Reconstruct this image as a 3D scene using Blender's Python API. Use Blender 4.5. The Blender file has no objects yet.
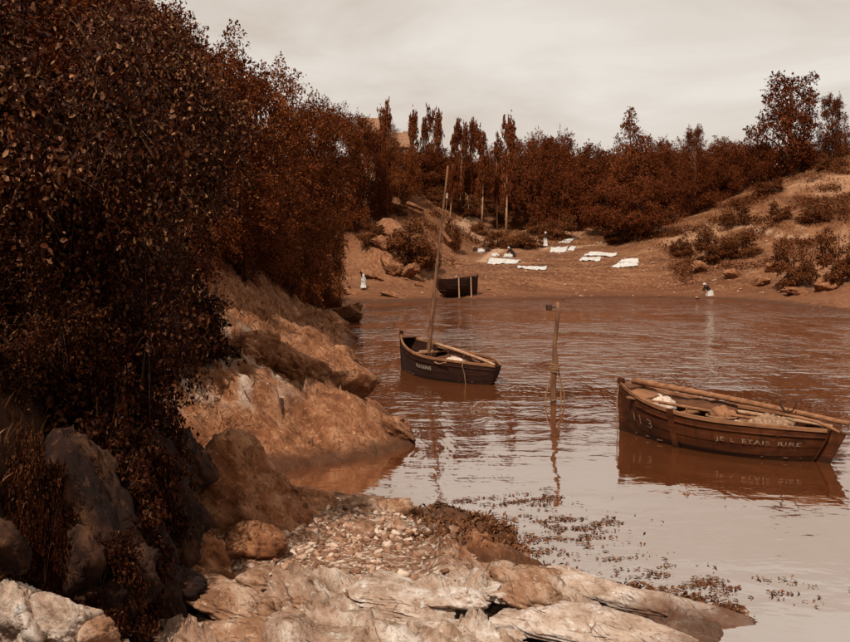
import bpy, math, random
import numpy as np
from mathutils import Vector, Matrix

SC = bpy.context.scene
COL = SC.collection
random.seed(7)
RNG = np.random.default_rng(11)

# ------------------------------------------------------------------ camera
F, CX, HZ, CAMH = 930.0, 425.0, 260.0, 3.3       # focal in photo pixels, centre column, horizon row, eye height
cam = bpy.data.cameras.new('camera')
cam.sensor_fit = 'HORIZONTAL'
cam.sensor_width = 36.0
cam.lens = 36.0 * F / 850.0
cam.shift_y = -(321.0 - HZ) / 850.0              # falling front: verticals stay vertical
cam.clip_start, cam.clip_end = 0.05, 5000
camo = bpy.data.objects.new('camera', cam)
COL.objects.link(camo)
camo.location = (0, 0, CAMH)
camo.rotation_euler = (math.radians(90), 0, 0)
SC.camera = camo

# ------------------------------------------------------------------ sky and sun
SUN_EL, SUN_AZ = math.radians(50), math.radians(204)    # azimuth clockwise from +Y: behind the camera, to its left
W = bpy.data.worlds.new('World')
SC.world = W
W.use_nodes = True
nt = W.node_tree
nt.nodes.clear()
def wn(t): return nt.nodes.new(t)
sky = wn('ShaderNodeTexSky')
sky.sky_type = 'NISHITA'
sky.sun_disc = False
sky.sun_elevation = SUN_EL
sky.sun_rotation = SUN_AZ
sky.air_density = 1.0; sky.dust_density = 3.0; sky.ozone_density = 1.0
bw = wn('ShaderNodeRGBToBW')
nt.links.new(sky.outputs[0], bw.inputs[0])
tc = wn('ShaderNodeTexCoord')
mp = wn('ShaderNodeMapping'); mp.inputs['Scale'].default_value = (1.0, 1.0, 3.2); mp.inputs['Location'].default_value = (0.35, 0.2, 0.1)
nt.links.new(tc.outputs['Generated'], mp.inputs[0])
cn = wn('ShaderNodeTexNoise'); cn.inputs['Scale'].default_value = 2.6; cn.inputs['Detail'].default_value = 6; cn.inputs['Roughness'].default_value = 0.55; cn.inputs['Distortion'].default_value = 0.5
nt.links.new(mp.outputs[0], cn.inputs['Vector'])
cr = wn('ShaderNodeValToRGB')
cr.color_ramp.elements[0].position = 0.36; cr.color_ramp.elements[0].color = (0.82, 0.715, 0.62, 1)
cr.color_ramp.elements[1].position = 0.62; cr.color_ramp.elements[1].color = (1.03, 0.965, 0.885, 1)
nt.links.new(cn.outputs['Fac'], cr.inputs[0])
# an overcast veil evens the clear-sky gradient out
mr = wn('ShaderNodeMapRange'); mr.clamp = True
mr.inputs[1].default_value = 0.0; mr.inputs[2].default_value = 12.0; mr.inputs[3].default_value = 5.5; mr.inputs[4].default_value = 6.5
nt.links.new(bw.outputs[0], mr.inputs[0])
mx = wn('ShaderNodeMix'); mx.data_type = 'RGBA'; mx.blend_type = 'MULTIPLY'; mx.inputs[0].default_value = 1.0
nt.links.new(mr.outputs[0], mx.inputs[6]); nt.links.new(cr.outputs[0], mx.inputs[7])
bg = wn('ShaderNodeBackground'); bg.inputs[1].default_value = 0.1
nt.links.new(mx.outputs[2], bg.inputs[0])
wo = wn('ShaderNodeOutputWorld'); nt.links.new(bg.outputs[0], wo.inputs[0])

sl = bpy.data.lights.new('sun', 'SUN')
sl.energy = 3.4; sl.angle = math.radians(0.6); sl.color = (1.0, 0.95, 0.88)
so = bpy.data.objects.new('sun', sl); COL.objects.link(so)
sd = Vector((math.sin(SUN_AZ) * math.cos(SUN_EL), math.cos(SUN_AZ) * math.cos(SUN_EL), math.sin(SUN_EL)))
so.rotation_euler = sd.to_track_quat('Z', 'Y').to_euler()
so.location = sd * 60

SC.view_settings.view_transform = 'Standard'
SC.view_settings.look = 'None'
SC.view_settings.exposure = 0.45
SC.view_settings.gamma = 1.0
SC.cycles.max_bounces = 6
SC.cycles.diffuse_bounces = 2
SC.cycles.glossy_bounces = 3
SC.cycles.transmission_bounces = 3
SC.cycles.transparent_max_bounces = 4
SC.cycles.use_denoising = True
SC.cycles.caustics_reflective = False
SC.cycles.caustics_refractive = False

# ------------------------------------------------------------------ helpers
def PX(col, row, Y):
    """photo pixel + distance -> point"""
    return np.array([(col - CX) * Y / F, Y, CAMH - (row - HZ) * Y / F])
def PW(col, row, z=0.0):
    """photo pixel on the level z -> point"""
    Y = F * (CAMH - z) / (row - HZ)
    return np.array([(col - CX) * Y / F, Y, z])

_perm = np.random.default_rng(5).permutation(256)
_perm = np.concatenate([_perm, _perm])
_g2 = np.array([[math.cos(a), math.sin(a)] for a in np.linspace(0, 2 * math.pi, 16, endpoint=False)])
def perlin(x, y, seed=0):
    x = np.asarray(x, float) + seed * 17.31; y = np.asarray(y, float) + seed * 9.17
    xi = np.floor(x).astype(int); yi = np.floor(y).astype(int)
    xf = x - xi; yf = y - yi
    u = xf * xf * xf * (xf * (xf * 6 - 15) + 10); v = yf * yf * yf * (yf * (yf * 6 - 15) + 10)
    def gr(ix, iy, fx, fy):
        g = _g2[_perm[_perm[ix & 255] + (iy & 255)] & 15]
        return g[..., 0] * fx + g[..., 1] * fy
    a = gr(xi, yi, xf, yf); b = gr(xi + 1, yi, xf - 1, yf); c = gr(xi, yi + 1, xf, yf - 1); d = gr(xi + 1, yi + 1, xf - 1, yf - 1)
    return (a + u * (b - a)) * (1 - v) + (c + u * (d - c)) * v
def fbm(x, y, o=4, seed=0, r=0.5):
    s = 0; a = 1.0
    for k in range(o):
        s = s + a * perlin(x, y, seed + k); x = x * 2.03; y = y * 2.03; a *= r
    return s
def ridged(x, y, o=4, seed=0):
    s = 0; a = 0.5
    for k in range(o):
        s = s + a * (1 - 2 * np.abs(perlin(x, y, seed + k))); x = x * 2.1; y = y * 2.1; a *= 0.5
    return s
def facets(x, y, seed=0, tilt=1.0):
    """broken blocks: each cell is a tilted plane with its own level"""
    x = np.asarray(x, float); y = np.asarray(y, float)
    xi = np.floor(x).astype(int); yi = np.floor(y).astype(int)
    best = np.full(x.shape, 9e9); out = np.zeros(x.shape); edge = np.full(x.shape, 9e9)
    for i in (-1, 0, 1):
        for j in (-1, 0, 1):
            h = _perm[_perm[(xi + i + seed * 7) & 255] + ((yi + j + seed * 3) & 255)]
            h2 = _perm[h + 31]; h3 = _perm[h + 77]; h4 = _perm[h + 143]; h5 = _perm[h + 199]
            dx = x - (xi + i + h / 256.0); dy = y - (yi + j + h2 / 256.0)
            q = dx * dx + dy * dy
            v = (h3 / 255.0 - 0.5) + tilt * (dx * (h4 / 255.0 - 0.5) + dy * (h5 / 255.0 - 0.5)) * 2
            m = q < best
            edge = np.where(m, best - q, np.minimum(edge, q - best)); out = np.where(m, v, out); best = np.where(m, q, best)
    return out, np.clip(edge, 0, 1)
def sstep(a, b, x):
    t = np.clip((x - a) / (b - a), 0, 1); return t * t * (3 - 2 * t)

def mesh_np(name, V, faces_flat, loop_totals, smooth=False):
    me = bpy.data.meshes.new(name)
    V = np.ascontiguousarray(V, dtype=np.float32)
    me.vertices.add(len(V)); me.vertices.foreach_set('co', V.ravel())
    fl = np.ascontiguousarray(faces_flat, dtype=np.int32).ravel()
    lt = np.ascontiguousarray(loop_totals, dtype=np.int32)
    me.loops.add(len(fl)); me.loops.foreach_set('vertex_index', fl)
    me.polygons.add(len(lt))
    ls = np.zeros(len(lt), np.int32); ls[1:] = np.cumsum(lt)[:-1]
    me.polygons.foreach_set('loop_start', ls); me.polygons.foreach_set('loop_total', lt)
    if smooth: me.polygons.foreach_set('use_smooth', np.ones(len(lt), bool))
    me.update(calc_edges=True); me.validate()
    return me
def mesh_py(name, V, Fc, smooth=False):
    me = bpy.data.meshes.new(name)
    me.from_pydata([tuple(map(float, v)) for v in V], [], [tuple(map(int, f)) for f in Fc])
    if smooth:
        me.polygons.foreach_set('use_smooth', np.ones(len(me.polygons), bool))
    me.update()
    return me
def add(name, me, mat=None, parent=None, loc=None, rot=None, scale=None):
    o = bpy.data.objects.new(name, me); COL.objects.link(o)
    if mat is not None and me is not None and len(me.materials) == 0: me.materials.append(mat)
    if parent is not None: o.parent = parent
    if loc is not None: o.location = [float(v) for v in loc]
    if rot is not None: o.rotation_euler = rot
    if scale is not None: o.scale = scale
    return o
def tag(o, label, cat, group=None):
    o['label'] = label; o['category'] = cat
    if group: o['group'] = group
    return o
def thing(name, label, cat, loc=(0, 0, 0), rz=0.0, group=None):
    o = bpy.data.objects.new(name, None); COL.objects.link(o)
    o.location = [float(v) for v in loc]; o.rotation_euler = (0, 0, rz); o.empty_display_size = 0.2
    return tag(o, label, cat, group)

class MB:
    """collects shapes of one mesh"""
    def __init__(s): s.V = []; s.F = []
    def grid(s, P, closed_u=False):
        P = np.asarray(P, float); n, m = P.shape[:2]; b = len(s.V)
        s.V.extend(P.reshape(-1, 3).tolist())
        for i in range(n - 1):
            for j in range(m if closed_u else m - 1):
                j2 = (j + 1) % m
                s.F.append((b + i * m + j, b + i * m + j2, b + (i + 1) * m + j2, b + (i + 1) * m + j))
    def tube(s, pts, rad, n=8, cap=True):
        pts = [np.asarray(p, float) for p in pts]
        if not hasattr(rad, '__len__'): rad = [rad] * len(pts)
        rings = []
        ref = np.array([0.31, 0.17, 0.93])
        for i, p in enumerate(pts):
            d = pts[min(i + 1, len(pts) - 1)] - pts[max(i - 1, 0)]
            d = d / (np.linalg.norm(d) + 1e-9)
            r0 = ref if abs(d @ ref) < 0.95 else np.array([1.0, 0, 0])
            a = np.cross(d, r0); a /= np.linalg.norm(a); c = np.cross(d, a)
            rings.append([p + rad[i] * (math.cos(t) * a + math.sin(t) * c) for t in np.linspace(0, 2 * math.pi, n, endpoint=False)])
        b = len(s.V); s.grid(rings, True)
        if cap:
            s.F.append(tuple(b + k for k in range(n))[::-1]); e = b + (len(pts) - 1) * n
            s.F.append(tuple(e + k for k in range(n)))
    def hexa(s, P8):
        b = len(s.V); s.V.extend([list(map(float, p)) for p in P8])
        for f in ((3, 2, 1, 0), (4, 5, 6, 7), (0, 1, 5, 4), (1, 2, 6, 5), (2, 3, 7, 6), (3, 0, 4, 7)): s.F.append(tuple(b + k for k in f))
    def box(s, c, size, rz=0.0, tilt=None):
        x, y, z = [v / 2 for v in size]
        M = Matrix.Rotation(rz, 3, 'Z')
        if tilt is not None: M = M @ tilt
        P = [np.array(M @ Vector(p)) + np.asarray(c, float) for p in ((-x, -y, -z), (x, -y, -z), (x, y, -z), (-x, y, -z), (-x, -y, z), (x, -y, z), (x, y, z), (-x, y, z))]
        s.hexa(P)
    def mesh(s, name, smooth=False): return mesh_py(name, s.V, s.F, smooth)
    def obj(s, name, mat, parent=None, smooth=False, bevel=0.0):
        o = add(name, s.mesh(name, smooth), mat, parent)
        if bevel:
            m = o.modifiers.new('bevel', 'BEVEL'); m.width = bevel; m.segments = 2
        return o

# ------------------------------------------------------------------ materials (the toned print: one brown hue family)
def new_mat(name):
    m = bpy.data.materials.new(name); m.use_nodes = True
    n = m.node_tree; n.nodes.clear()
    out = n.nodes.new('ShaderNodeOutputMaterial')
    b = n.nodes.new('ShaderNodeBsdfPrincipled')
    n.links.new(b.outputs[0], out.inputs[0])
    return m, n, b
def ramp(n, fac, stops):
    r = n.nodes.new('ShaderNodeValToRGB')
    while len(r.color_ramp.elements) < len(stops): r.color_ramp.elements.new(0.5)
    for e, (p, c) in zip(r.color_ramp.elements, stops): e.position = p; e.color = (*c, 1)
    n.links.new(fac, r.inputs[0]); return r.outputs[0]
def noise(n, vec, scale, detail=4, rough=0.55, dist=0.0):
    t = n.nodes.new('ShaderNodeTexNoise'); t.inputs['Scale'].default_value = scale; t.inputs['Detail'].default_value = detail
    t.inputs['Roughness'].default_value = rough; t.inputs['Distortion'].default_value = dist
    if vec is not None: n.links.new(vec, t.inputs['Vector'])
    return t.outputs['Fac']
def mapping(n, src, scale=(1, 1, 1), rot=(0, 0, 0)):
    mp = n.nodes.new('ShaderNodeMapping'); mp.inputs['Scale'].default_value = scale; mp.inputs['Rotation'].default_value = rot
    n.links.new(src, mp.inputs[0]); return mp.outputs[0]
def mixc(n, fac, a, b, blend='MIX'):
    m = n.nodes.new('ShaderNodeMix'); m.data_type = 'RGBA'; m.blend_type = blend
    for i, v in ((0, fac), (6, a), (7, b)):
        if isinstance(v, (int, float)): m.inputs[i].default_value = v
        elif isinstance(v, tuple): m.inputs[i].default_value = (*v, 1)
        else: n.links.new(v, m.inputs[i])
    return m.outputs[2]
def math_n(n, op, a, b=None, clamp=False):
    m = n.nodes.new('ShaderNodeMath'); m.operation = op; m.use_clamp = clamp
    for i, v in ((0, a), (1, b)):
        if v is None: continue
        if isinstance(v, (int, float)): m.inputs[i].default_value = v
        else: n.links.new(v, m.inputs[i])
    return m.outputs[0]
def bump(n, b, h, strength=0.6, dist=0.02):
    u = n.nodes.new('ShaderNodeBump'); u.inputs['Strength'].default_value = strength; u.inputs['Distance'].default_value = dist
    n.links.new(h, u.inputs['Height']); n.links.new(u.outputs[0], b.inputs['Normal']); return u
def objco(n):
    return n.nodes.new('ShaderNodeTexCoord').outputs['Object']
def pos(n):
    return n.nodes.new('ShaderNodeNewGeometry').outputs['Position']

def plain_mat(name, c0, c1, scale=6.0, rough=0.85, grain=(1, 1, 1), bmp=0.4, bdist=0.01, spec=0.3):
    m, n, b = new_mat(name)
    v = mapping(n, objco(n), grain)
    f = noise(n, v, scale, 6, 0.6)
    n.links.new(ramp(n, f, [(0.3, c0), (0.7, c1)]), b.inputs['Base Color'])
    b.inputs['Roughness'].default_value = rough; b.inputs['Specular IOR Level'].default_value = spec
    bump(n, b, noise(n, v, scale * 3, 5), bmp, bdist)
    return m

def leaf_mat(name, dark, mid, light, gloss=0.45, trans=0.15, lv=0.42, bs=0.55):
    m, n, b = new_mat(name)
    g = n.nodes.new('ShaderNodeNewGeometry')
    oi = n.nodes.new('ShaderNodeObjectInfo')
    big = noise(n, g.outputs['Position'], bs, 3, 0.6)
    f = math_n(n, 'ADD', math_n(n, 'MULTIPLY', g.outputs['Random Per Island'], lv), math_n(n, 'MULTIPLY', big, 0.92 - lv))
    f = math_n(n, 'ADD', f, math_n(n, 'MULTIPLY', math_n(n, 'SUBTRACT', oi.outputs['Random'], 0.5), 0.22), True)
    c = ramp(n, f, [(0.12, dark), (0.5, mid), (0.86, light)] if name != 'leaf_near' else [(0.2, dark), (0.48, mid), (0.66, tuple(0.35 * q for q in light)), (0.80, light)])
    n.links.new(c, b.inputs['Base Color'])
    b.inputs['Roughness'].default_value = gloss; b.inputs['Specular IOR Level'].default_value = 0.04 if name != 'leaf_near' else 0.06
    tr = n.nodes.new('ShaderNodeBsdfTranslucent'); n.links.new(c, tr.inputs[0])
    mxs = n.nodes.new('ShaderNodeMixShader'); mxs.inputs[0].default_value = trans
    out = [x for x in n.nodes if x.type == 'OUTPUT_MATERIAL'][0]
    n.links.new(b.outputs[0], mxs.inputs[1]); n.links.new(tr.outputs[0], mxs.inputs[2]); n.links.new(mxs.outputs[0], out.inputs[0])
    return m

M = {}
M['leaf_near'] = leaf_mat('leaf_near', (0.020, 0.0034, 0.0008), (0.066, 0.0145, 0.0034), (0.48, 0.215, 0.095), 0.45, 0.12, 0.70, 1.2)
M['leaf_shaded'] = leaf_mat('leaf_shaded', (0.010, 0.0018, 0.0005), (0.026, 0.0052, 0.0014), (0.11, 0.040, 0.015), 0.45, 0.08, 0.60, 1.0)  # near-left trees and ivy: their deep shade is put into the leaf colour
M['leaf_bank'] = leaf_mat('leaf_bank', (0.040, 0.0070, 0.0015), (0.115, 0.0255, 0.0054), (0.26, 0.085, 0.024), 0.5, 0.12, 0.45, 0.9)
M['leaf_far'] = leaf_mat('leaf_far', (0.056, 0.0115, 0.0030), (0.108, 0.0255, 0.0068), (0.195, 0.058, 0.0185), 0.7, 0.1, 0.36, 0.35)
M['leaf_hill'] = leaf_mat('leaf_hill', (0.060, 0.0150, 0.0042), (0.115, 0.034, 0.0105), (0.23, 0.088, 0.033), 0.75, 0.1, 0.42, 0.4)
M['bark'] = plain_mat('bark', (0.03, 0.010, 0.004), (0.10, 0.04, 0.016), 5, 0.9, (1, 1, 0.25), 0.7, 0.02)
M['bark_pale'] = plain_mat('bark_pale', (0.16, 0.065, 0.026), (0.36, 0.20, 0.11), 3, 0.9, (1, 1, 0.3), 0.6, 0.02)
M['hull_tar'] = plain_mat('hull_tar', (0.012, 0.0038, 0.0018), (0.038, 0.0115, 0.005), 2.2, 0.7, (0.5, 3, 4), 0.35, 0.004, 0.12)
M['hull_brown'] = plain_mat('hull_brown', (0.026, 0.0062, 0.0018), (0.105, 0.029, 0.0085), 2.0, 0.75, (0.35, 3, 5), 0.45, 0.005, 0.10)
def weather(m):
    n = m.node_tree; b = [x for x in n.nodes if x.type == 'BSDF_PRINCIPLED'][0]; src = b.inputs['Base Color'].links[0].from_socket
    o = objco(n); sx = n.nodes.new('ShaderNodeSeparateXYZ'); n.links.new(o, sx.inputs[0])
    v = mapping(n, o, (1.0, 2.0, 5.0))
    chips = ramp(n, noise(n, v, 5.0, 8, 0.75), [(0.60, (0, 0, 0)), (0.66, (1, 1, 1))])
    c = mixc(n, math_n(n, 'MULTIPLY', chips, 0.35), src, (0.20, 0.085, 0.036))
    runs = ramp(n, noise(n, mapping(n, o, (7.0, 2.0, 0.7)), 1.5, 5, 0.7), [(0.5, (0, 0, 0)), (0.7, (1, 1, 1))])
    c = mixc(n, math_n(n, 'MULTIPLY', runs, 0.6), c, (0.018, 0.006, 0.0025))
    z = math_n(n, 'ADD', sx.outputs[2], math_n(n, 'MULTIPLY', math_n(n, 'SUBTRACT', noise(n, v, 3.0, 5), 0.5), 0.14))
    k = n.nodes.new('ShaderNodeMapRange'); k.inputs[1].default_value = 0.05; k.inputs[2].default_value = 0.12; k.inputs[3].default_value = 0.85; k.inputs[4].default_value = 0.0; n.links.new(z, k.inputs[0])
    c = mixc(n, k.outputs[0], c, (0.022, 0.008, 0.003))
    n.links.new(c, b.inputs['Base Color'])
weather(M['hull_brown']); weather(M['hull_tar'])
M['hull_inside'] = plain_mat('hull_inside', (0.05, 0.016, 0.006), (0.14, 0.052, 0.02), 4, 0.85, (0.5, 3, 3), 0.4, 0.005)
M['wood_pale'] = plain_mat('wood_pale', (0.22, 0.10, 0.045), (0.46, 0.27, 0.15), 4, 0.75, (0.4, 3, 3), 0.35, 0.004)
M['wood_mid'] = plain_mat('wood_mid', (0.12, 0.042, 0.015), (0.30, 0.13, 0.055), 4, 0.8, (0.4, 3, 3), 0.4, 0.004)
M['wood_pole'] = plain_mat('wood_pole', (0.05, 0.016, 0.0055), (0.24, 0.105, 0.046), 4, 0.85, (3, 3, 0.6), 0.5, 0.006)
M['rope'] = plain_mat('rope', (0.13, 0.05, 0.02), (0.34, 0.18, 0.09), 40, 0.95, (1, 1, 1), 0.6, 0.004)
M['net'] = plain_mat('net', (0.10, 0.04, 0.017), (0.40, 0.24, 0.14), 18, 0.95, (1, 1, 1), 0.9, 0.02)
M['linen'] = plain_mat('linen', (0.36, 0.31, 0.265), (0.56, 0.52, 0.47), 3, 0.9, (1, 1, 1), 0.5, 0.05)
M['paint_white'] = plain_mat('paint_white', (0.34, 0.21, 0.14), (0.62, 0.50, 0.40), 9, 0.8, (1, 1, 1), 0.2, 0.002)
M['paint_faded'] = plain_mat('paint_faded', (0.07, 0.024, 0.009), (0.36, 0.23, 0.15), 14, 0.85, (1, 1, 1), 0.2, 0.002)
M['cloth_dark'] = plain_mat('cloth_dark', (0.018, 0.006, 0.003), (0.04, 0.014, 0.006), 12, 0.9)
M['cloth_white'] = plain_mat('cloth_white', (0.36, 0.31, 0.26), (0.54, 0.49, 0.44), 8, 0.9)
M['skin'] = plain_mat('skin', (0.26, 0.13, 0.07), (0.34, 0.18, 0.10), 8, 0.6)
M['hair'] = plain_mat('hair', (0.02, 0.007, 0.003), (0.04, 0.015, 0.006), 30, 0.6)
M['iron'] = plain_mat('iron', (0.02, 0.008, 0.004), (0.07, 0.026, 0.011), 20, 0.6)
M['slate'] = plain_mat('slate', (0.16, 0.07, 0.033), (0.27, 0.135, 0.07), 2.5, 0.8, (1, 1, 3))
M['house_wall'] = plain_mat('house_wall', (0.22, 0.11, 0.055), (0.36, 0.21, 0.12), 2, 0.9)
M['glass'] = plain_mat('glass', (0.01, 0.005, 0.003), (0.02, 0.009, 0.005), 2, 0.15)
M['weed'] = leaf_mat('weed', (0.06, 0.019, 0.007), (0.13, 0.049, 0.02), (0.24, 0.11, 0.052), 0.4, 0.05)
M['grass'] = leaf_mat('grass', (0.12, 0.042, 0.014), (0.24, 0.10, 0.040), (0.40, 0.20, 0.095), 0.8, 0.15)

def rock_nodes(n, vec, dark, mid, light):
    """layered rock: slanting beds, blotches and pale lichen"""
    w = noise(n, vec, 0.9, 4, 0.6)
    warp = n.nodes.new('ShaderNodeVectorMath'); warp.operation = 'ADD'
    sc = n.nodes.new('ShaderNodeVectorMath'); sc.operation = 'SCALE'; sc.inputs['Scale'].default_value = 0.28
    cx = n.nodes.new('ShaderNodeCombineXYZ')
    for i in range(3): n.links.new(w, cx.inputs[i])
    n.links.new(cx.outputs[0], sc.inputs[0]); n.links.new(vec, warp.inputs[0]); n.links.new(sc.outputs[0], warp.inputs[1])
    beds = mapping(n, mapping(n, warp.outputs[0], (1, 1, 1), (0.2, 0.75, 0.15)), (5.0, 2.4, 1.5))
    f1 = noise(n, beds, 0.9, 8, 0.66)
    f2 = noise(n, vec, 3.5, 8, 0.66)
    f = math_n(n, 'ADD', math_n(n, 'MULTIPLY', f1, 0.6), math_n(n, 'MULTIPLY', f2, 0.4))
    c = ramp(n, f, [(0.34, dark), (0.49, mid), (0.64, light)])
    spk = ramp(n, noise(n, vec, 16, 5, 0.7), [(0.40, (0, 0, 0)), (0.47, (1, 1, 1))])
    c = mixc(n, math_n(n, 'MULTIPLY', math_n(n, 'SUBTRACT', 1.0, spk), 0.55), c, dark)
    lig = ramp(n, noise(n, vec, 11, 6, 0.7), [(0.58, (0, 0, 0)), (0.64, (1, 1, 1))])
    c = mixc(n, math_n(n, 'MULTIPLY', lig, 0.45), c, tuple(min(0.7, 1.45 * x) for x in light))
    cv = mapping(n, mapping(n, warp.outputs[0], (1, 1, 1), (0.2, 0.75, 0.15)), (2.4, 0.9, 0.45))
    cr_ = None
    for (sc_, wd) in ((1.3, 0.022), (3.6, 0.03)):
        v = n.nodes.new('ShaderNodeTexVoronoi'); v.feature = 'DISTANCE_TO_EDGE'; v.inputs['Scale'].default_value = sc_; n.links.new(cv, v.inputs['Vector'])
        k = n.nodes.new('ShaderNodeMapRange'); k.interpolation_type = 'SMOOTHSTEP'; k.inputs[1].default_value = 0.0; k.inputs[2].default_value = wd; n.links.new(v.outputs['Distance'], k.inputs[0])
        # cracks come and go
        g_ = ramp(n, noise(n, vec, 1.1 * sc_, 3), [(0.34, (0.25, 0.25, 0.25)), (0.5, (1, 1, 1))])
        q = math_n(n, 'MAXIMUM', k.outputs[0], g_)
        cr_ = q if cr_ is None else math_n(n, 'MULTIPLY', cr_, q)
    c = mixc(n, cr_, tuple(0.7 * x for x in dark), c)
    h = math_n(n, 'ADD', math_n(n, 'MULTIPLY', f1, 0.75), math_n(n, 'ADD', math_n(n, 'MULTIPLY', noise(n, vec, 8, 8, 0.72), 0.45), math_n(n, 'ADD', math_n(n, 'MULTIPLY', noise(n, vec, 34, 4, 0.7), 0.16), math_n(n, 'MULTIPLY', cr_, 0.3))))
    return c, h, f1

# ------------------------------------------------------------------ the shore line (world outline of the water)
shore_px = [(715, 642), (722, 612), (690, 600), (650, 592), (600, 580), (560, 570), (536, 560), (520, 550), (500, 548), (492, 536),
            (505, 524), (470, 516), (440, 510), (415, 509), (398, 505), (370, 498), (340, 494), (310, 488), (285, 482), (262, 476),
            (300, 469), (355, 460), (390, 453), (412, 445), (409, 434), (398, 424), (384, 412), (368, 402), (356, 393), (366, 388), (377, 384),
            (368, 377), (352, 366), (340, 358), (346, 352), (355, 342), (348, 336), (338, 331), (346, 325), (348, 321), (336, 314), (336, 308),
            (352, 304.5), (400, 303), (450, 301.5), (520, 300), (600, 298.5), (660, 298), (720, 299.5), (770, 303), (812, 309), (850, 313)]
S = [PW(c, r)[:2] for c, r in shore_px]
S = [np.array(p) for p in ((5.0, -8), (3.6, 0), (3.1, 4.5), (2.75, 6.8))] + S + [np.array(p) for p in ((34, 54), (60, 46), (120, 30), (120, -40), (5, -40))]
S = np.array(S)

def shore_dist(x, y):
    """distance to the shore line, positive on land"""
    shp = x.shape; P = np.stack([x.ravel(), y.ravel()], 1)
    best = np.full(len(P), 1e18); inside = np.zeros(len(P), bool)
    n = len(S)
    for i in range(n):
        a = S[i]; b = S[(i + 1) % n]; ab = b - a
        t = np.clip(((P - a) @ ab) / (ab @ ab + 1e-12), 0, 1)
        q = P - (a + t[:, None] * ab)
        best = np.minimum(best, np.einsum('ij,ij->i', q, q))
        c = (a[1] > P[:, 1]) != (b[1] > P[:, 1])
        xc = (b[0] - a[0]) * (P[:, 1] - a[1]) / (b[1] - a[1] + 1e-12) + a[0]
        inside ^= c & (P[:, 0] < xc)
    d = np.sqrt(best)
    return np.where(inside, -d, d).reshape(shp)

BANK_Y = [-20, 0, 4, 6, 7.5, 9, 11, 13, 16, 20, 25, 38, 44, 60, 76, 90, 110, 140, 400]
BANK_X = [-3.6, -2.6, -2.5, -2.35, -2.25, -2.5, -3.0, -3.7, -4.9, -5.0, -4.6, -5.2, -5.8, -7.3, -8.6, -10, -15, -20, -40]
TIP_Y = [0, 13, 16.5, 24.6, 38, 47, 60, 76]
TIP_X = [0.5, 0.0, -0.25, -1.3, -2.9, -4.0, -5.4, -6.5]

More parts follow.
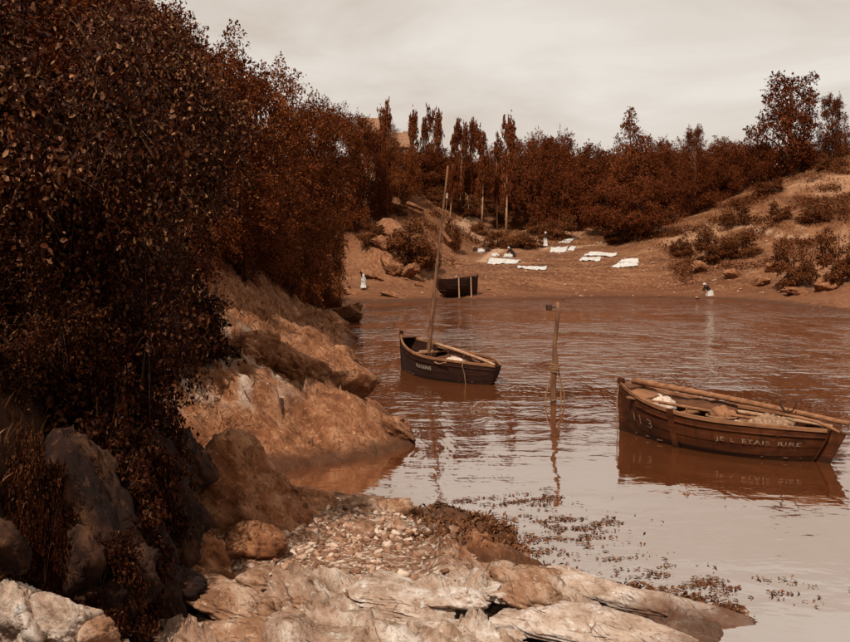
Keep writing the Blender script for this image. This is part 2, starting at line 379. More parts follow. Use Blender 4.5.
def terrain(x, y, detail=True):
    x = np.asarray(x, float); y = np.asarray(y, float)
    xw = x + 0.25 * fbm(x * 0.9, y * 0.9, 3, 3); yw = y + 0.25 * fbm(x * 0.9, y * 0.9, 3, 8)
    near = sstep(60, 25, y)
    d = shore_dist(x + (xw - x) * near, y + (yw - y) * near)
    land = d > 0
    # valley beyond the water
    ax = 5 + 0.27 * (y - 77)
    e = x - ax
    far = 0.17 * np.clip(y - 76, 0, 55) + 0.07 * np.clip(y - 131, 0, 80)
    far = far + 0.30 * np.clip(e - 9, 0, 60) * sstep(74, 112, y) + 0.48 * np.clip(-e - 7, 0, 17) * sstep(76, 100, y)
    far = far + 0.10 * np.clip(x - 24, 0, 60) * sstep(100, 70, y)
    far = np.minimum(far, 0.10 * d + 0.05 + 0.25 * np.clip(d - 5, 0, 100))
    far = far + 0.35 * fbm(x * 0.16, y * 0.16, 3, 21) * sstep(4, 14, d)
    # left bank
    bx = np.interp(y, BANK_Y, BANK_X) + 0.5 * fbm(y * 0.35, x * 0.2, 3, 31)
    dl = bx - x
    clf = np.interp(y, [0, 6, 10, 14, 25, 60, 90], [1.9, 1.9, 1.7, 1.3, 1.2, 1.5, 1.0])
    left = clf * sstep(-0.15, 1.0, dl) + 0.95 * np.clip(dl - 0.3, 0, 8.5) + 0.06 * np.clip(dl - 8.8, 0, 30)
    left = left * sstep(135, 85, y)
    # rocky points
    tip = np.interp(y, TIP_Y, TIP_X)
    pt = np.minimum(0.85 * d, 0.10 + 0.50 * np.clip(tip - x, 0, 6)) * sstep(13.2, 14.6, y) * sstep(75, 60, y)
    # near foreshore
    fs = np.minimum(0.22 * d, 0.13 + 0.075 * d) * sstep(15, 13.4, y) + 1.1 * np.exp(-((x + 0.5) ** 2 + (y - 0.5) ** 2) / 7.0)
    # low flat of rock where the small figure stands
    fl = 0.55 * sstep(0, 1.5, d) * np.exp(-((x + 5.0) / 4.0) ** 2 - ((y - 79) / 4.5) ** 2)
    fl = fl + 4.2 * np.exp(-((x + 3.2) / 2.6) ** 2 - ((y - 88) / 4.0) ** 2)
    z = np.where(y > 74, np.maximum(far, 0), 0.0)
    side = (x > 20) & (y <= 76)
    z = np.where(side, np.maximum(z, np.minimum(0.10 * d + 0.05 + 0.25 * np.clip(d - 5, 0, 100), 6)), z)
    z = np.maximum(z, pt)
    z = np.maximum(z, fs)
    z = z + fl
    lm = np.clip(left, 0, None)
    z = np.maximum(z, 0); z = z + lm - 0.7 * np.minimum(z, lm)
    z = np.where(land, z + 0.015, -np.minimum(1.6, 0.03 + 0.35 * (-d)))
    rock = np.clip(sstep(80, 60, y) * sstep(3.2, 1.2, dl) + np.exp(-((x + 3.2) / 3.5) ** 2 - ((y - 86) / 5.5) ** 2), 0, 1)
    if detail:
        # slanting beds: the rock breaks in ledges that run down towards the water
        a = 0.62; u = x * math.cos(a) - y * math.sin(a); v = x * math.sin(a) + y * math.cos(a)
        amp = np.where(land, rock * sstep(0.0, 0.6, d) , 0.25 * rock)
        wx = u + 0.25 * fbm(x * 1.3, y * 1.3, 3, 43); wv = v + 0.18 * fbm(x * 1.3, y * 1.3, 3, 44) + 0.55 * z
        f1, e1 = facets(wx * 0.62, wv * 1.35, 1, 1.1)
        f2, e2 = facets(wx * 1.7, wv * 4.2, 2, 1.0)
        f3, e3 = facets(wx * 5.5, wv * 9.0, 3, 1.0)
        big = 0.34 * f1 * sstep(0.0, 0.12, e1) + 0.13 * f2 * sstep(0, 0.1, e2) + 0.075 * f3 - 0.07 * sstep(0.10, 0.0, e1) - 0.035 * sstep(0.12, 0.0, e2)
        fine = fbm(x * 6.5, y * 6.5, 4, 61) * 0.035 + 0.05 * fbm(x * 1.6, y * 1.6, 3, 66)
        cob = sstep(0.0, 1.0, sstep(13.6, 12.4, y) * sstep(-2.6, -2.2, x) * sstep(0.4, -0.2, x) * sstep(8.4, 9.2, y))
        sc = sstep(5, 9, y) * 0.6 + 0.4
        z = z + amp * (1 - 0.85 * cob) * (big - 0.02 + fine) * sc
        z = z + np.where(land, (1 - rock) * sstep(0, 3, d) * (0.10 * fbm(x * 0.9, y * 0.9, 4, 71) + 0.05 * fbm(x * 3.1, y * 3.1, 3, 72)), 0)
        z = np.where(land, np.maximum(z, 0.012), z)
    return z, d, rock, dl

def gz(x, y):
    return terrain(np.array([x], float), np.array([y], float))[0][0]

def sight(col, row, y0=70, y1=140):
    """where the sight line through a photo pixel meets the ground"""
    Y = np.arange(y0, y1, 0.1); p = np.stack([(col - CX) * Y / F, Y, CAMH - (row - HZ) * Y / F], 1)
    z = terrain(p[:, 0], p[:, 1])[0]; k = np.nonzero(z >= p[:, 2])[0]
    i = k[0] if len(k) else int(np.argmin(np.abs(z - p[:, 2])))
    return np.array([p[i, 0], p[i, 1], z[i]])

# ------------------------------------------------------------------ ground
def build_ground():
    u = np.concatenate([-np.geomspace(3.2, 0.62, 26)[:-1], np.linspace(-0.60, 0.54, 450), np.geomspace(0.56, 3.2, 30)[1:]])
    yy = [-5.0]
    while yy[-1] < 34: yy.append(yy[-1] + (0.0030 if 7 < yy[-1] < 22 else 0.0060) * (yy[-1] + 6) + 0.004)
    while yy[-1] < 700: yy.append(yy[-1] * 1.0125)
    yy = np.array(yy)
    Yg, Ug = np.meshgrid(yy, u, indexing='ij')
    Xg = Ug * (Yg + 6)
    z, d, rock, dl = terrain(Xg, Yg)
    n, m = Xg.shape
    V = np.stack([Xg, Yg, z], -1).reshape(-1, 3)
    idx = np.arange(n * m).reshape(n, m)
    q = np.stack([idx[:-1, :-1], idx[:-1, 1:], idx[1:, 1:], idx[1:, :-1]], -1).reshape(-1, 4)
    me = mesh_np('ground', V, q, np.full(len(q), 4), True)
    # what the ground is made of, plus shade painted on the near cliff
    pn = 0.5 * fbm(Xg * 0.9, Yg * 0.9, 4, 81)
    pale = rock * sstep(0.1, -0.5, dl) * np.clip(sstep(8.9, 8.3, Yg + pn) * sstep(-1.3, -0.5, Xg + pn) + 0.5 * sstep(9.6, 9.0, Yg + pn), 0, 1)
    lich = rock * sstep(13, 15, Yg) * sstep(21, 19, Yg) * sstep(-1.8, -2.6, Xg) * sstep(0.75, 1.15, z) * sstep(-0.12, 0.12, fbm(Xg * 2.5, Yg * 2.5, 3, 88))
    pale = np.clip(pale + lich * 0.75, 0, 1)
    beach = (1 - rock) * sstep(5.5, 3.2, z + 0.9 * fbm(Xg * 0.2, Yg * 0.2, 3, 83)) * (Yg > 60)
    cob = sstep(13.6, 12.6, Yg) * sstep(-2.8, -2.3, Xg) * sstep(0.5, 0.0, Xg) * sstep(8.2, 9.2, Yg)
    bare = sstep(0.10, 0.32, fbm(Xg * 0.11, Yg * 0.11, 4, 85)) * (1 - rock)
    dark = sstep(-0.7, -0.1, dl) * sstep(13, 11, Yg)  # shade under the overhanging trees, painted into the cliff colour
    wet = (Yg > 60) * (1 - rock * 0.5) * sstep(9, 1.5, d + 2.0 * fbm(Xg * 0.25, Yg * 0.5, 3, 87)) * 0.75
    path = np.zeros_like(Xg)
    for pp, wd in (([(482, 262), (500, 250), (486, 243), (472, 236), (462, 229), (468, 222), (480, 214)], 0.9), ([(545, 248), (536, 240), (528, 232), (515, 224)], 0.5), ([(728, 224), (745, 226), (765, 231), (790, 236), (806, 238)], 0.5), ([(700, 228), (735, 214), (770, 205)], 0.4), ([(560, 252), (600, 243), (640, 232)], 0.5)):
        Q = [sight(c, r, 76, 145)[:2] for c, r in pp]
        for a_, b_ in zip(Q[:-1], Q[1:]):
            ab = b_ - a_; tt = np.clip(((Xg - a_[0]) * ab[0] + (Yg - a_[1]) * ab[1]) / (ab @ ab + 1e-9), 0, 1)
            dd = np.hypot(Xg - a_[0] - tt * ab[0], Yg - a_[1] - tt * ab[1]) + 0.35 * fbm(Xg * 0.8, Yg * 0.8, 2, 99)
            path = np.maximum(path, sstep(wd, wd * 0.4, dd))
    for nm, a in (('path', path), ('dark', dark), ('wet', wet), ('rock', rock), ('pale', pale), ('beach', beach), ('cobble', cob), ('bare', bare)):
        at = me.attributes.new(nm, 'FLOAT', 'POINT'); at.data.foreach_set('value', a.astype(np.float32).ravel())
    m_, nn, b = new_mat('ground')
    P = pos(nn)
    def at(k):
        a = nn.nodes.new('ShaderNodeAttribute'); a.attribute_name = k; return a.outputs['Fac']
    rc, rh, f1 = rock_nodes(nn, P, (0.075, 0.022, 0.0072), (0.205, 0.075, 0.029), (0.38, 0.19, 0.098))
    pc, ph, f2 = rock_nodes(nn, P, (0.16, 0.072, 0.036), (0.36, 0.235, 0.16), (0.56, 0.465, 0.385))
    g1 = noise(nn, P, 0.45, 7, 0.65)
    g2 = noise(nn, P, 5.0, 6, 0.7)
    gf = math_n(nn, 'ADD', math_n(nn, 'MULTIPLY', g1, 0.55), math_n(nn, 'MULTIPLY', g2, 0.45))
    gc = ramp(nn, gf, [(0.38, (0.066, 0.020, 0.0064)), (0.5, (0.135, 0.048, 0.0165)), (0.63, (0.27, 0.125, 0.055))])
    bc0 = ramp(nn, gf, [(0.36, (0.15, 0.058, 0.022)), (0.64, (0.36, 0.19, 0.10))])
    gc = mixc(nn, at('bare'), gc, bc0)
    vo = nn.nodes.new('ShaderNodeTexVoronoi'); vo.inputs['Scale'].default_value = 5.0; nn.links.new(P, vo.inputs['Vector'])
    bn = noise(nn, mapping(nn, P, (0.10, 0.6, 0.6)), 1.0, 6, 0.7)
    bf = math_n(nn, 'ADD', math_n(nn, 'MULTIPLY', bn, 0.6), math_n(nn, 'MULTIPLY', noise(nn, P, 2.6, 6, 0.75), 0.4))
    bc = ramp(nn, bf, [(0.38, (0.058, 0.017, 0.0055)), (0.5, (0.125, 0.043, 0.0155)), (0.66, (0.28, 0.135, 0.064))])
    sp = ramp(nn, vo.outputs['Color'], [(0.6, (0, 0, 0)), (0.9, (1, 1, 1))])
    bc = mixc(nn, math_n(nn, 'MULTIPLY', sp, 0.35), bc, (0.40, 0.20, 0.10))
    vo2 = nn.nodes.new('ShaderNodeTexVoronoi'); vo2.inputs['Scale'].default_value = 17.0; nn.links.new(P, vo2.inputs['Vector'])
    cc = ramp(nn, vo2.outputs['Color'], [(0.15, (0.14, 0.06, 0.028)), (0.55, (0.30, 0.165, 0.095)), (0.92, (0.55, 0.43, 0.34))])
    c = mixc(nn, at('beach'), gc, bc)
    c = mixc(nn, math_n(nn, 'MULTIPLY', at('path'), 0.85), c, mixc(nn, g2, (0.26, 0.13, 0.065), (0.46, 0.29, 0.18)))
    c = mixc(nn, at('rock'), c, rc)
    c = mixc(nn, at('pale'), c, pc)
    c = mixc(nn, at('cobble'), c, cc)
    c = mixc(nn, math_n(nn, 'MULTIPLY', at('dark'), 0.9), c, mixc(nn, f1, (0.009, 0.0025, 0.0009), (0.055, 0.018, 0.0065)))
    c = mixc(nn, at('wet'), c, mixc(nn, bf, (0.075, 0.020, 0.0058), (0.19, 0.068, 0.024)))
    # weed and slime left by the tide just above the water
    sx = nn.nodes.new('ShaderNodeSeparateXYZ'); nn.links.new(P, sx.inputs[0])
    tide = math_n(nn, 'ADD', sx.outputs[2], math_n(nn, 'MULTIPLY', math_n(nn, 'SUBTRACT', noise(nn, P, 1.6, 5, 0.65), 0.5), 0.35))
    tm = nn.nodes.new('ShaderNodeMapRange'); tm.inputs[1].default_value = 0.10; tm.inputs[2].default_value = 0.26; tm.inputs[3].default_value = 0.85; tm.inputs[4].default_value = 0.0
    nn.links.new(tide, tm.inputs[0])
    c = mixc(nn, tm.outputs[0], c, mixc(nn, g2, (0.025, 0.008, 0.003), (0.10, 0.034, 0.012)))
    nn.links.new(c, b.inputs['Base Color'])
    b.inputs['Roughness'].default_value = 0.9; b.inputs['Specular IOR Level'].default_value = 0.2
    h = math_n(nn, 'ADD', math_n(nn, 'MULTIPLY', rh, 1.0), math_n(nn, 'MULTIPLY', g2, 0.5))
    h = math_n(nn, 'SUBTRACT', h, math_n(nn, 'MULTIPLY', math_n(nn, 'MULTIPLY', vo2.outputs['Distance'], at('cobble')), 0.8))
    bump(nn, b, h, 0.9, 0.07)
    o = add('ground', me, m_); o['kind'] = 'structure'
    return o
ground = build_ground()

# ------------------------------------------------------------------ water
def build_water():
    V = [(-30, -20, 0), (140, -20, 0), (140, 84, 0), (-30, 84, 0)]
    me = mesh_py('water', V, [(0, 1, 2, 3)])
    m, n, b = new_mat('water')
    n.nodes.remove(b)
    P = pos(n)
    # height field in metres: slow swell, wind ripples, finer ripples; wind-ruffled patches are rougher
    r0 = noise(n, mapping(n, P, (0.35, 1.0, 1), (0, 0, 0.12)), 0.9, 2, 0.5)
    r1 = noise(n, mapping(n, P, (0.62, 1.0, 1), (0, 0, -0.10)), 1.7, 3, 0.55)
    r2 = noise(n, mapping(n, P, (0.5, 1.0, 1), (0, 0, 0.2)), 8.0, 3, 0.6)
    patch = noise(n, mapping(n, P, (0.06, 0.10, 1), (0, 0, 0.1)), 1.0, 3, 0.55, 0.6)
    cat = noise(n, mapping(n, P, (0.75, 0.30, 1), (0, 0, -0.15)), 1.0, 4, 0.6, 0.5)
    patch = math_n(n, 'ADD', math_n(n, 'MULTIPLY', patch, 0.55), math_n(n, 'MULTIPLY', cat, 0.45))
    sx = n.nodes.new('ShaderNodeSeparateXYZ'); n.links.new(P, sx.inputs[0])
    outw = n.nodes.new('ShaderNodeMapRange'); outw.interpolation_type = 'SMOOTHSTEP'   # sheltered near the camera's rocks, open to the breeze further out
    outw.inputs[1].default_value = 17.0; outw.inputs[2].default_value = 36.0; outw.inputs[3].default_value = 0.10; outw.inputs[4].default_value = 1.0
    n.links.new(sx.outputs[1], outw.inputs[0])
    pm = ramp(n, patch, [(0.40, (0.12, 0.12, 0.12)), (0.56, (1, 1, 1))])
    amp = math_n(n, 'MULTIPLY', outw.outputs[0], pm)
    h = math_n(n, 'ADD', math_n(n, 'MULTIPLY', r1, 0.15), math_n(n, 'MULTIPLY', r2, 0.014))
    h = math_n(n, 'MULTIPLY', h, amp)
    h = math_n(n, 'ADD', h, math_n(n, 'MULTIPLY', r0, 0.016))
    bp = n.nodes.new('ShaderNodeBump'); bp.inputs['Strength'].default_value = 1.0; bp.inputs['Distance'].default_value = 1.0
    n.links.new(h, bp.inputs['Height'])
    gl = n.nodes.new('ShaderNodeBsdfGlossy'); gl.inputs['Roughness'].default_value = 0.03; gl.inputs['Color'].default_value = (1.0, 0.935, 0.875, 1)
    df = n.nodes.new('ShaderNodeBsdfDiffuse'); df.inputs['Color'].default_value = (0.10, 0.03, 0.01, 1)
    n.links.new(bp.outputs[0], gl.inputs['Normal'])
    fr = n.nodes.new('ShaderNodeFresnel'); fr.inputs['IOR'].default_value = 13.0; n.links.new(bp.outputs[0], fr.inputs['Normal'])
    ms = n.nodes.new('ShaderNodeMixShader'); n.links.new(fr.outputs[0], ms.inputs[0]); n.links.new(df.outputs[0], ms.inputs[1]); n.links.new(gl.outputs[0], ms.inputs[2])
    out = [x for x in n.nodes if x.type == 'OUTPUT_MATERIAL'][0]
    n.links.new(ms.outputs[0], out.inputs[0])
    o = add('water', me, m); o['kind'] = 'structure'
build_water()

ground_at = sight

# ------------------------------------------------------------------ rocks: angular blocks cut by planes
def rock_mat(name, d, m_, l, wet=True):
    m, n, b = new_mat(name)
    P = pos(n)
    c, h, f = rock_nodes(n, P, d, m_, l)
    if wet:
        sx = n.nodes.new('ShaderNodeSeparateXYZ'); n.links.new(P, sx.inputs[0])
        tide = math_n(n, 'ADD', sx.outputs[2], math_n(n, 'MULTIPLY', math_n(n, 'SUBTRACT', noise(n, P, 1.6, 5, 0.65), 0.5), 0.35))
        tm = n.nodes.new('ShaderNodeMapRange'); tm.inputs[1].default_value = 0.08; tm.inputs[2].default_value = 0.24; tm.inputs[3].default_value = 0.85; tm.inputs[4].default_value = 0.0
        n.links.new(tide, tm.inputs[0]); c = mixc(n, tm.outputs[0], c, (0.085, 0.028, 0.010))
    n.links.new(c, b.inputs['Base Color']); b.inputs['Roughness'].default_value = 0.9; b.inputs['Specular IOR Level'].default_value = 0.2
    bump(n, b, h, 0.9, 0.06)
    return m
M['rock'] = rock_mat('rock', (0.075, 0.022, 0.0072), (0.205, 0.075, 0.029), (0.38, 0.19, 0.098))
M['rock_dark'] = rock_mat('rock_dark', (0.0075, 0.0020, 0.0007), (0.020, 0.0056, 0.0019), (0.085, 0.033, 0.0135))  # dark rock, with the near cliff's tree shade also put into the colour
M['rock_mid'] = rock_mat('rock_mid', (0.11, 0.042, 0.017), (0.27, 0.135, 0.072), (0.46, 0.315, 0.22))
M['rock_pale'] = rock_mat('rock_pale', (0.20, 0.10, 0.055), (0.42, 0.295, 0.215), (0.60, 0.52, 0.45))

def sphere_grid(nu, nv):
    V = [(0, 0, 1.0)]; Fc = []
    for i in range(1, nv):
        t = math.pi * i / nv
        for j in range(nu):
            p = 2 * math.pi * j / nu
            V.append((math.sin(t) * math.cos(p), math.sin(t) * math.sin(p), math.cos(t)))
    V.append((0, 0, -1.0)); e = len(V) - 1
    for j in range(nu):
        Fc.append((0, 1 + j, 1 + (j + 1) % nu))
        for i in range(nv - 2):
            a = 1 + i * nu
            Fc.append((a + j, a + nu + j, a + nu + (j + 1) % nu, a + (j + 1) % nu))
        a = 1 + (nv - 2) * nu
        Fc.append((a + j, e, a + (j + 1) % nu))
    return np.array(V), Fc
def rock_mesh(seed, nu=88, nv=52, planes=15, rough=0.03):
    r = np.random.default_rng(seed)
    U, Fc = sphere_grid(nu, nv)
    N = r.normal(size=(planes, 3)); N /= np.linalg.norm(N, axis=1)[:, None]
    bed = np.array([0.35, -0.25, 0.9]); bed /= np.linalg.norm(bed)
    N = np.concatenate([N, [bed, -bed]]); D = np.concatenate([r.uniform(0.62, 1.0, planes), [0.62, 0.7]])
    c = U @ N.T
    rad = np.where(c > 0.05, D / np.maximum(c, 0.05), 9.0)
    k = 14.0
    R = -np.log(np.exp(-k * np.minimum(rad, 3)).sum(1)) / k
    R = np.clip(R, 0.3, 1.5)
    # layered ledges, broken blocks and crumbling
    Q = U * R[:, None]
    bh = Q @ bed * 5.0 + 0.9 * fbm(U[:, 0] * 1.3 + seed, U[:, 1] * 1.3 + U[:, 2], 3, seed % 50)
    lvl = np.floor(bh); saw = bh - lvl
    off = np.array([math.sin(v * 12.9898 + seed) * 43758.5453 % 1.0 for v in lvl])
    R = R * (1 + 0.07 * (saw - 0.5) + 0.10 * (off - 0.5))
    for (nc, amp, tl) in ((26, 0.14, 0.5), (110, 0.07, 0.7), (420, 0.03, 0.9)):
        Cc = r.normal(size=(nc, 3)); Cc /= np.linalg.norm(Cc, axis=1)[:, None]
        st = np.array([1.0, 1.0, 1.0]) + 1.6 * np.abs(bed)
        dd = ((U[:, None, :] - Cc[None]) * st) ** 2
        dd = dd.sum(2); ii = dd.argmin(1)
        G = r.normal(size=(nc, 3)) * tl; lv = r.uniform(-0.5, 0.5, nc)
        R = R * (1 + amp * (lv[ii] + ((U - Cc[ii]) * G[ii]).sum(1)))
        srt = np.partition(dd, 1, axis=1); crack = np.clip(1 - (srt[:, 1] - srt[:, 0]) / (2.2 / nc), 0, 1)
        R = R * (1 - 0.16 * amp / 0.14 * crack ** 2 * 0.6)
    R = R + rough * fbm(U[:, 0] * 4 + U[:, 2] * 2.1 + seed, U[:, 1] * 4 - U[:, 2] * 1.7, 4, (seed + 7) % 60)
    me = mesh_py('rock', U * R[:, None], Fc, True)
    return me
ROCKS = [rock_mesh(100 + k) for k in range(9)]
_rock_by_mat = {}
def rock(col, row, Y, size, mat='rock', rz=None, tilt=(0, 0), k=None, sink=None, name='rock', parent=ground):
    """a block whose visible middle is at the photo pixel, at distance Y"""
    k = random.randrange(len(ROCKS)) if k is None else k
    key = (k, mat)
    if key not in _rock_by_mat:
        me = ROCKS[k].copy(); me.materials.clear(); me.materials.append(M[mat]); _rock_by_mat[key] = me
    p = PX(col, row, Y)
    if Y > 60:
        p = sight(col, row + 2, Y - 12, Y + 25); p[2] += 0.10 * size[2]
    elif Y > 12:
        p[2] = min(p[2], gz(p[0], p[1]) + 0.15 * size[2])
    o = bpy.data.objects.new(name, _rock_by_mat[key]); COL.objects.link(o)
    o.location = p; o.scale = size; o.rotation_euler = (tilt[0], tilt[1], random.uniform(0, 6.28) if rz is None else rz)
    if parent: o.parent = parent
    return o

def build_rocks():
    # rounded outcrop between the dark cliff and the cove
    rock(225, 505, 10.2, (0.85, 0.7, 0.95), 'rock', 0.3, (0.1, 0.5), 0)
    rock(190, 560, 8.9, (0.5, 0.5, 0.5), 'rock', 1.1, (0.1, 0.4), 1)
    rock(250, 545, 9.4, (0.42, 0.36, 0.3), 'rock', 2.1, (0.0, 0.3), 2)
    rock(300, 515, 11.3, (0.75, 0.5, 0.42), 'rock', 0.2, (0.0, 0.35), 3)
    rock(350, 515, 11.6, (0.6, 0.4, 0.3), 'rock_mid', 2.6, (0.1, 0.2), 4)
    rock(385, 522, 11.3, (0.45, 0.3, 0.24), 'rock_mid', 1.6, (0.1, 0.1), 5)
    rock(375, 538, 10.6, (0.3, 0.26, 0.16), 'rock_mid', 0.6, (0, 0.2), 6)
    # dark cliff under the trees
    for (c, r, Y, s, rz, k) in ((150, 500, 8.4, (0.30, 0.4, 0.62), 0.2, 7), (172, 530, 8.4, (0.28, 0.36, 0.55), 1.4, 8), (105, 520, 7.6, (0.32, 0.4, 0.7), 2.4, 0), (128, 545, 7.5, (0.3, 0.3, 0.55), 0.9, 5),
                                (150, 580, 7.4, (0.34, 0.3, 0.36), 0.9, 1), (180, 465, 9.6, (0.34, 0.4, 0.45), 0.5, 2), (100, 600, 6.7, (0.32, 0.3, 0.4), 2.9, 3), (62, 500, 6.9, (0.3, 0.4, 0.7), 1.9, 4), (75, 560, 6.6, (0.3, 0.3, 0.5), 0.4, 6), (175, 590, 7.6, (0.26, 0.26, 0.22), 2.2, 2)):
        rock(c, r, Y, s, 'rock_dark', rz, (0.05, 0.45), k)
    # sunlit pale rock at the left corner
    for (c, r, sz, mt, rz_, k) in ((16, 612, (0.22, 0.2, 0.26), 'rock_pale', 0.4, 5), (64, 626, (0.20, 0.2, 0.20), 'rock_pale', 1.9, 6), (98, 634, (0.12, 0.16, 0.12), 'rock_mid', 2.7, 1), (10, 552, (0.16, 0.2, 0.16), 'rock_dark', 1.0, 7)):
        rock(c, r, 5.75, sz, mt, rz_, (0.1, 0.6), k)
    # pale ledges along the lower edge
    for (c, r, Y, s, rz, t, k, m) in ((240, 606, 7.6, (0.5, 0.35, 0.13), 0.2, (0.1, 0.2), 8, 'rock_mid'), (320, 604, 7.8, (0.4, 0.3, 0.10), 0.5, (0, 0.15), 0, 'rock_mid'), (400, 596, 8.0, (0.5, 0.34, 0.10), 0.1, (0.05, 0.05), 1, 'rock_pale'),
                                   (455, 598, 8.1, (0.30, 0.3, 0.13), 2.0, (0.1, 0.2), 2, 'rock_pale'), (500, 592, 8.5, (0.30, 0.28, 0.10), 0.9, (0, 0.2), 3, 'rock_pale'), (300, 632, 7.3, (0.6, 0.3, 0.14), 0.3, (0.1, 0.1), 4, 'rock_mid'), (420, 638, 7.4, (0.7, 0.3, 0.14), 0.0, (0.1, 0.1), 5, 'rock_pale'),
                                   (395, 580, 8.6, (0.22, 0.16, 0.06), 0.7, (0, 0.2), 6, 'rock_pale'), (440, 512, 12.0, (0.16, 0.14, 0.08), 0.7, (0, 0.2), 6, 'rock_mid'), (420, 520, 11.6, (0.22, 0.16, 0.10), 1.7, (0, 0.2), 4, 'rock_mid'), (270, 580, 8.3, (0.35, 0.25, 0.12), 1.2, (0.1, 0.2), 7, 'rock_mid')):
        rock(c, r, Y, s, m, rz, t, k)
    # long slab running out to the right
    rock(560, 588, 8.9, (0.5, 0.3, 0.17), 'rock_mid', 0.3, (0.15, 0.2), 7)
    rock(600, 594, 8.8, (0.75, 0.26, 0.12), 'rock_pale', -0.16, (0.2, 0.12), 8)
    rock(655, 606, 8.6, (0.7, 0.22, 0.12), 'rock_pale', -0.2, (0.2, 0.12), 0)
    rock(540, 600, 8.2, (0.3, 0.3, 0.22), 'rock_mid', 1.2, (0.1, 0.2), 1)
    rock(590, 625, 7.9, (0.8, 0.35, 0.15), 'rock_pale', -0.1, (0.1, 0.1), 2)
    # points of rock along the left shore
    for (c, r, Y, s, rz, k) in ((395, 432, 17.0, (0.5, 0.6, 0.35), 0.3, 3), (360, 422, 17.4, (0.7, 0.7, 0.5), 0.9, 4), (330, 395, 18.5, (0.8, 0.7, 0.5), 2.0, 5), (290, 372, 18.6, (0.9, 0.7, 0.6), 1.3, 6),
                                (368, 382, 25.2, (0.7, 0.8, 0.35), 0.4, 7), (340, 368, 26.5, (1.0, 0.9, 0.6), 1.6, 8), (312, 352, 27.5, (1.1, 0.9, 0.8), 0.4, 0), (345, 338, 39, (0.9, 1.0, 0.5), 0.8, 1), (322, 330, 40, (1.3, 1.2, 0.9), 1.9, 2),
                                (338, 318, 50, (1.1, 1.1, 0.7), 2.0, 3), (325, 306, 58, (1.2, 1.2, 0.8), 0.2, 4), (250, 352, 17.8, (0.8, 0.6, 0.5), 2.4, 0), (205, 350, 17.0, (0.7, 0.6, 0.6), 1.0, 2)):
        rock(c, r, Y, s, 'rock', rz, (0.1, 0.45), k)
    # cliff behind the small white figure and terraces above it
    for (c, r, Y, s, rz, k) in ((372, 275, 84, (1.6, 1.2, 1.0), 0.3, 5), (392, 268, 86, (1.8, 1.5, 1.5), 1.0, 6), (408, 274, 86, (1.5, 1.2, 1.0), 2.0, 7), (384, 244, 90, (1.5, 1.4, 1.2), 0.5, 8), (420, 284, 82, (1.0, 0.9, 0.5), 0.2, 0),
                                (352, 291, 78, (1.2, 1.0, 0.5), 0.2, 1), (395, 294, 78, (1.8, 1.0, 0.4), 0.1, 2), (405, 190, 112, (1.6, 1.2, 0.9), 0.3, 3), (390, 180, 112, (1.2, 1.2, 0.8), 1.2, 4), (412, 205, 108, (1.8, 1.3, 0.9), 0.4, 5), (357, 212, 82, (1.5, 1.0, 1.0), 0.4, 6)):
        rock(c, r, Y, tuple(0.68 * v for v in s), 'rock', rz, (0.1, 0.3), k)
    # broken bank on the right shore
    for (c, r, Y, s, rz, k) in ((705, 268, 84, (0.9, 0.8, 0.7), 0.3, 7), (735, 275, 82, (1.0, 0.8, 0.7), 1.0, 8), (760, 282, 80, (1.3, 0.8, 0.6), 1.8, 0), (800, 292, 72, (1.4, 1.0, 0.5), 0.5, 1), (825, 286, 72, (1.2, 1.0, 0.9), 1.5, 2), (775, 268, 84, (1.0, 0.8, 0.8), 2.5, 3), (845, 270, 76, (1.3, 1, 1), 1, 4)):
        rock(c, r, Y, s, 'rock', rz, (0.1, 0.2), k)
build_rocks()

def scatter_stones(name, mat, n, fx, smin, smax, kindparent=ground):
    """many small stones as one mass"""
    base = rock_mesh(300, 8, 5, 9, 0.03)
    bv = np.array([v.co[:] for v in base.vertices]); bf = [tuple(p.vertices) for p in base.polygons]
    xy = fx(n); z = terrain(xy[:, 0], xy[:, 1])[0]
    V = []; FL = []; LT = []
    nb = len(bv)
    fl = np.concatenate([np.array(f) for f in bf]); lt = np.array([len(f) for f in bf])
    for i in range(len(xy)):
        s = smin * (smax / smin) ** (RNG.random() ** 2.2)
        a = RNG.uniform(0, 6.28); R = np.array([[math.cos(a), -math.sin(a), 0], [math.sin(a), math.cos(a), 0], [0, 0, 1]])
        v = (bv * np.array([s, s * RNG.uniform(0.6, 1.0), s * RNG.uniform(0.4, 0.8)])) @ R.T + np.array([xy[i, 0], xy[i, 1], z[i] + s * 0.15])
        V.append(v); FL.append(fl + i * nb); LT.append(lt)
    me = mesh_np(name, np.concatenate(V), np.concatenate(FL), np.concatenate(LT), False)
    o = add(name, me, mat); o['kind'] = 'stuff'
    return o
m_, n_, b_ = new_mat('pebble')
gg = n_.nodes.new('ShaderNodeNewGeometry')
n_.links.new(ramp(n_, gg.outputs['Random Per Island'], [(0.1, (0.15, 0.06, 0.027)), (0.6, (0.30, 0.15, 0.08)), (0.97, (0.52, 0.38, 0.28))]), b_.inputs['Base Color'])
b_.inputs['Roughness'].default_value = 0.85
M['pebble'] = m_
def cove(n):
    p = np.stack([RNG.normal(-1.15, 0.62, n), RNG.normal(10.3, 0.85, n)], 1)
    return p[(p[:, 0] > -2.5) & (p[:, 1] < 12.4)]
peb = scatter_stones('pebbles', M['pebble'], 2600, cove, 0.012, 0.06)
tag(peb, 'small mixed pebbles filling the cove between the near rocks', 'pebbles')
def beachfx(n):
    y = RNG.uniform(78, 104, n); x = RNG.uniform(-4, 36, n) + (y - 78) * 0.2
    return np.stack([x, y], 1)
bst = scatter_stones('beach_stones', M['rock_mid'], 700, beachfx, 0.04, 0.24)
tag(bst, 'scattered stones over the far beach and its bank', 'stones')

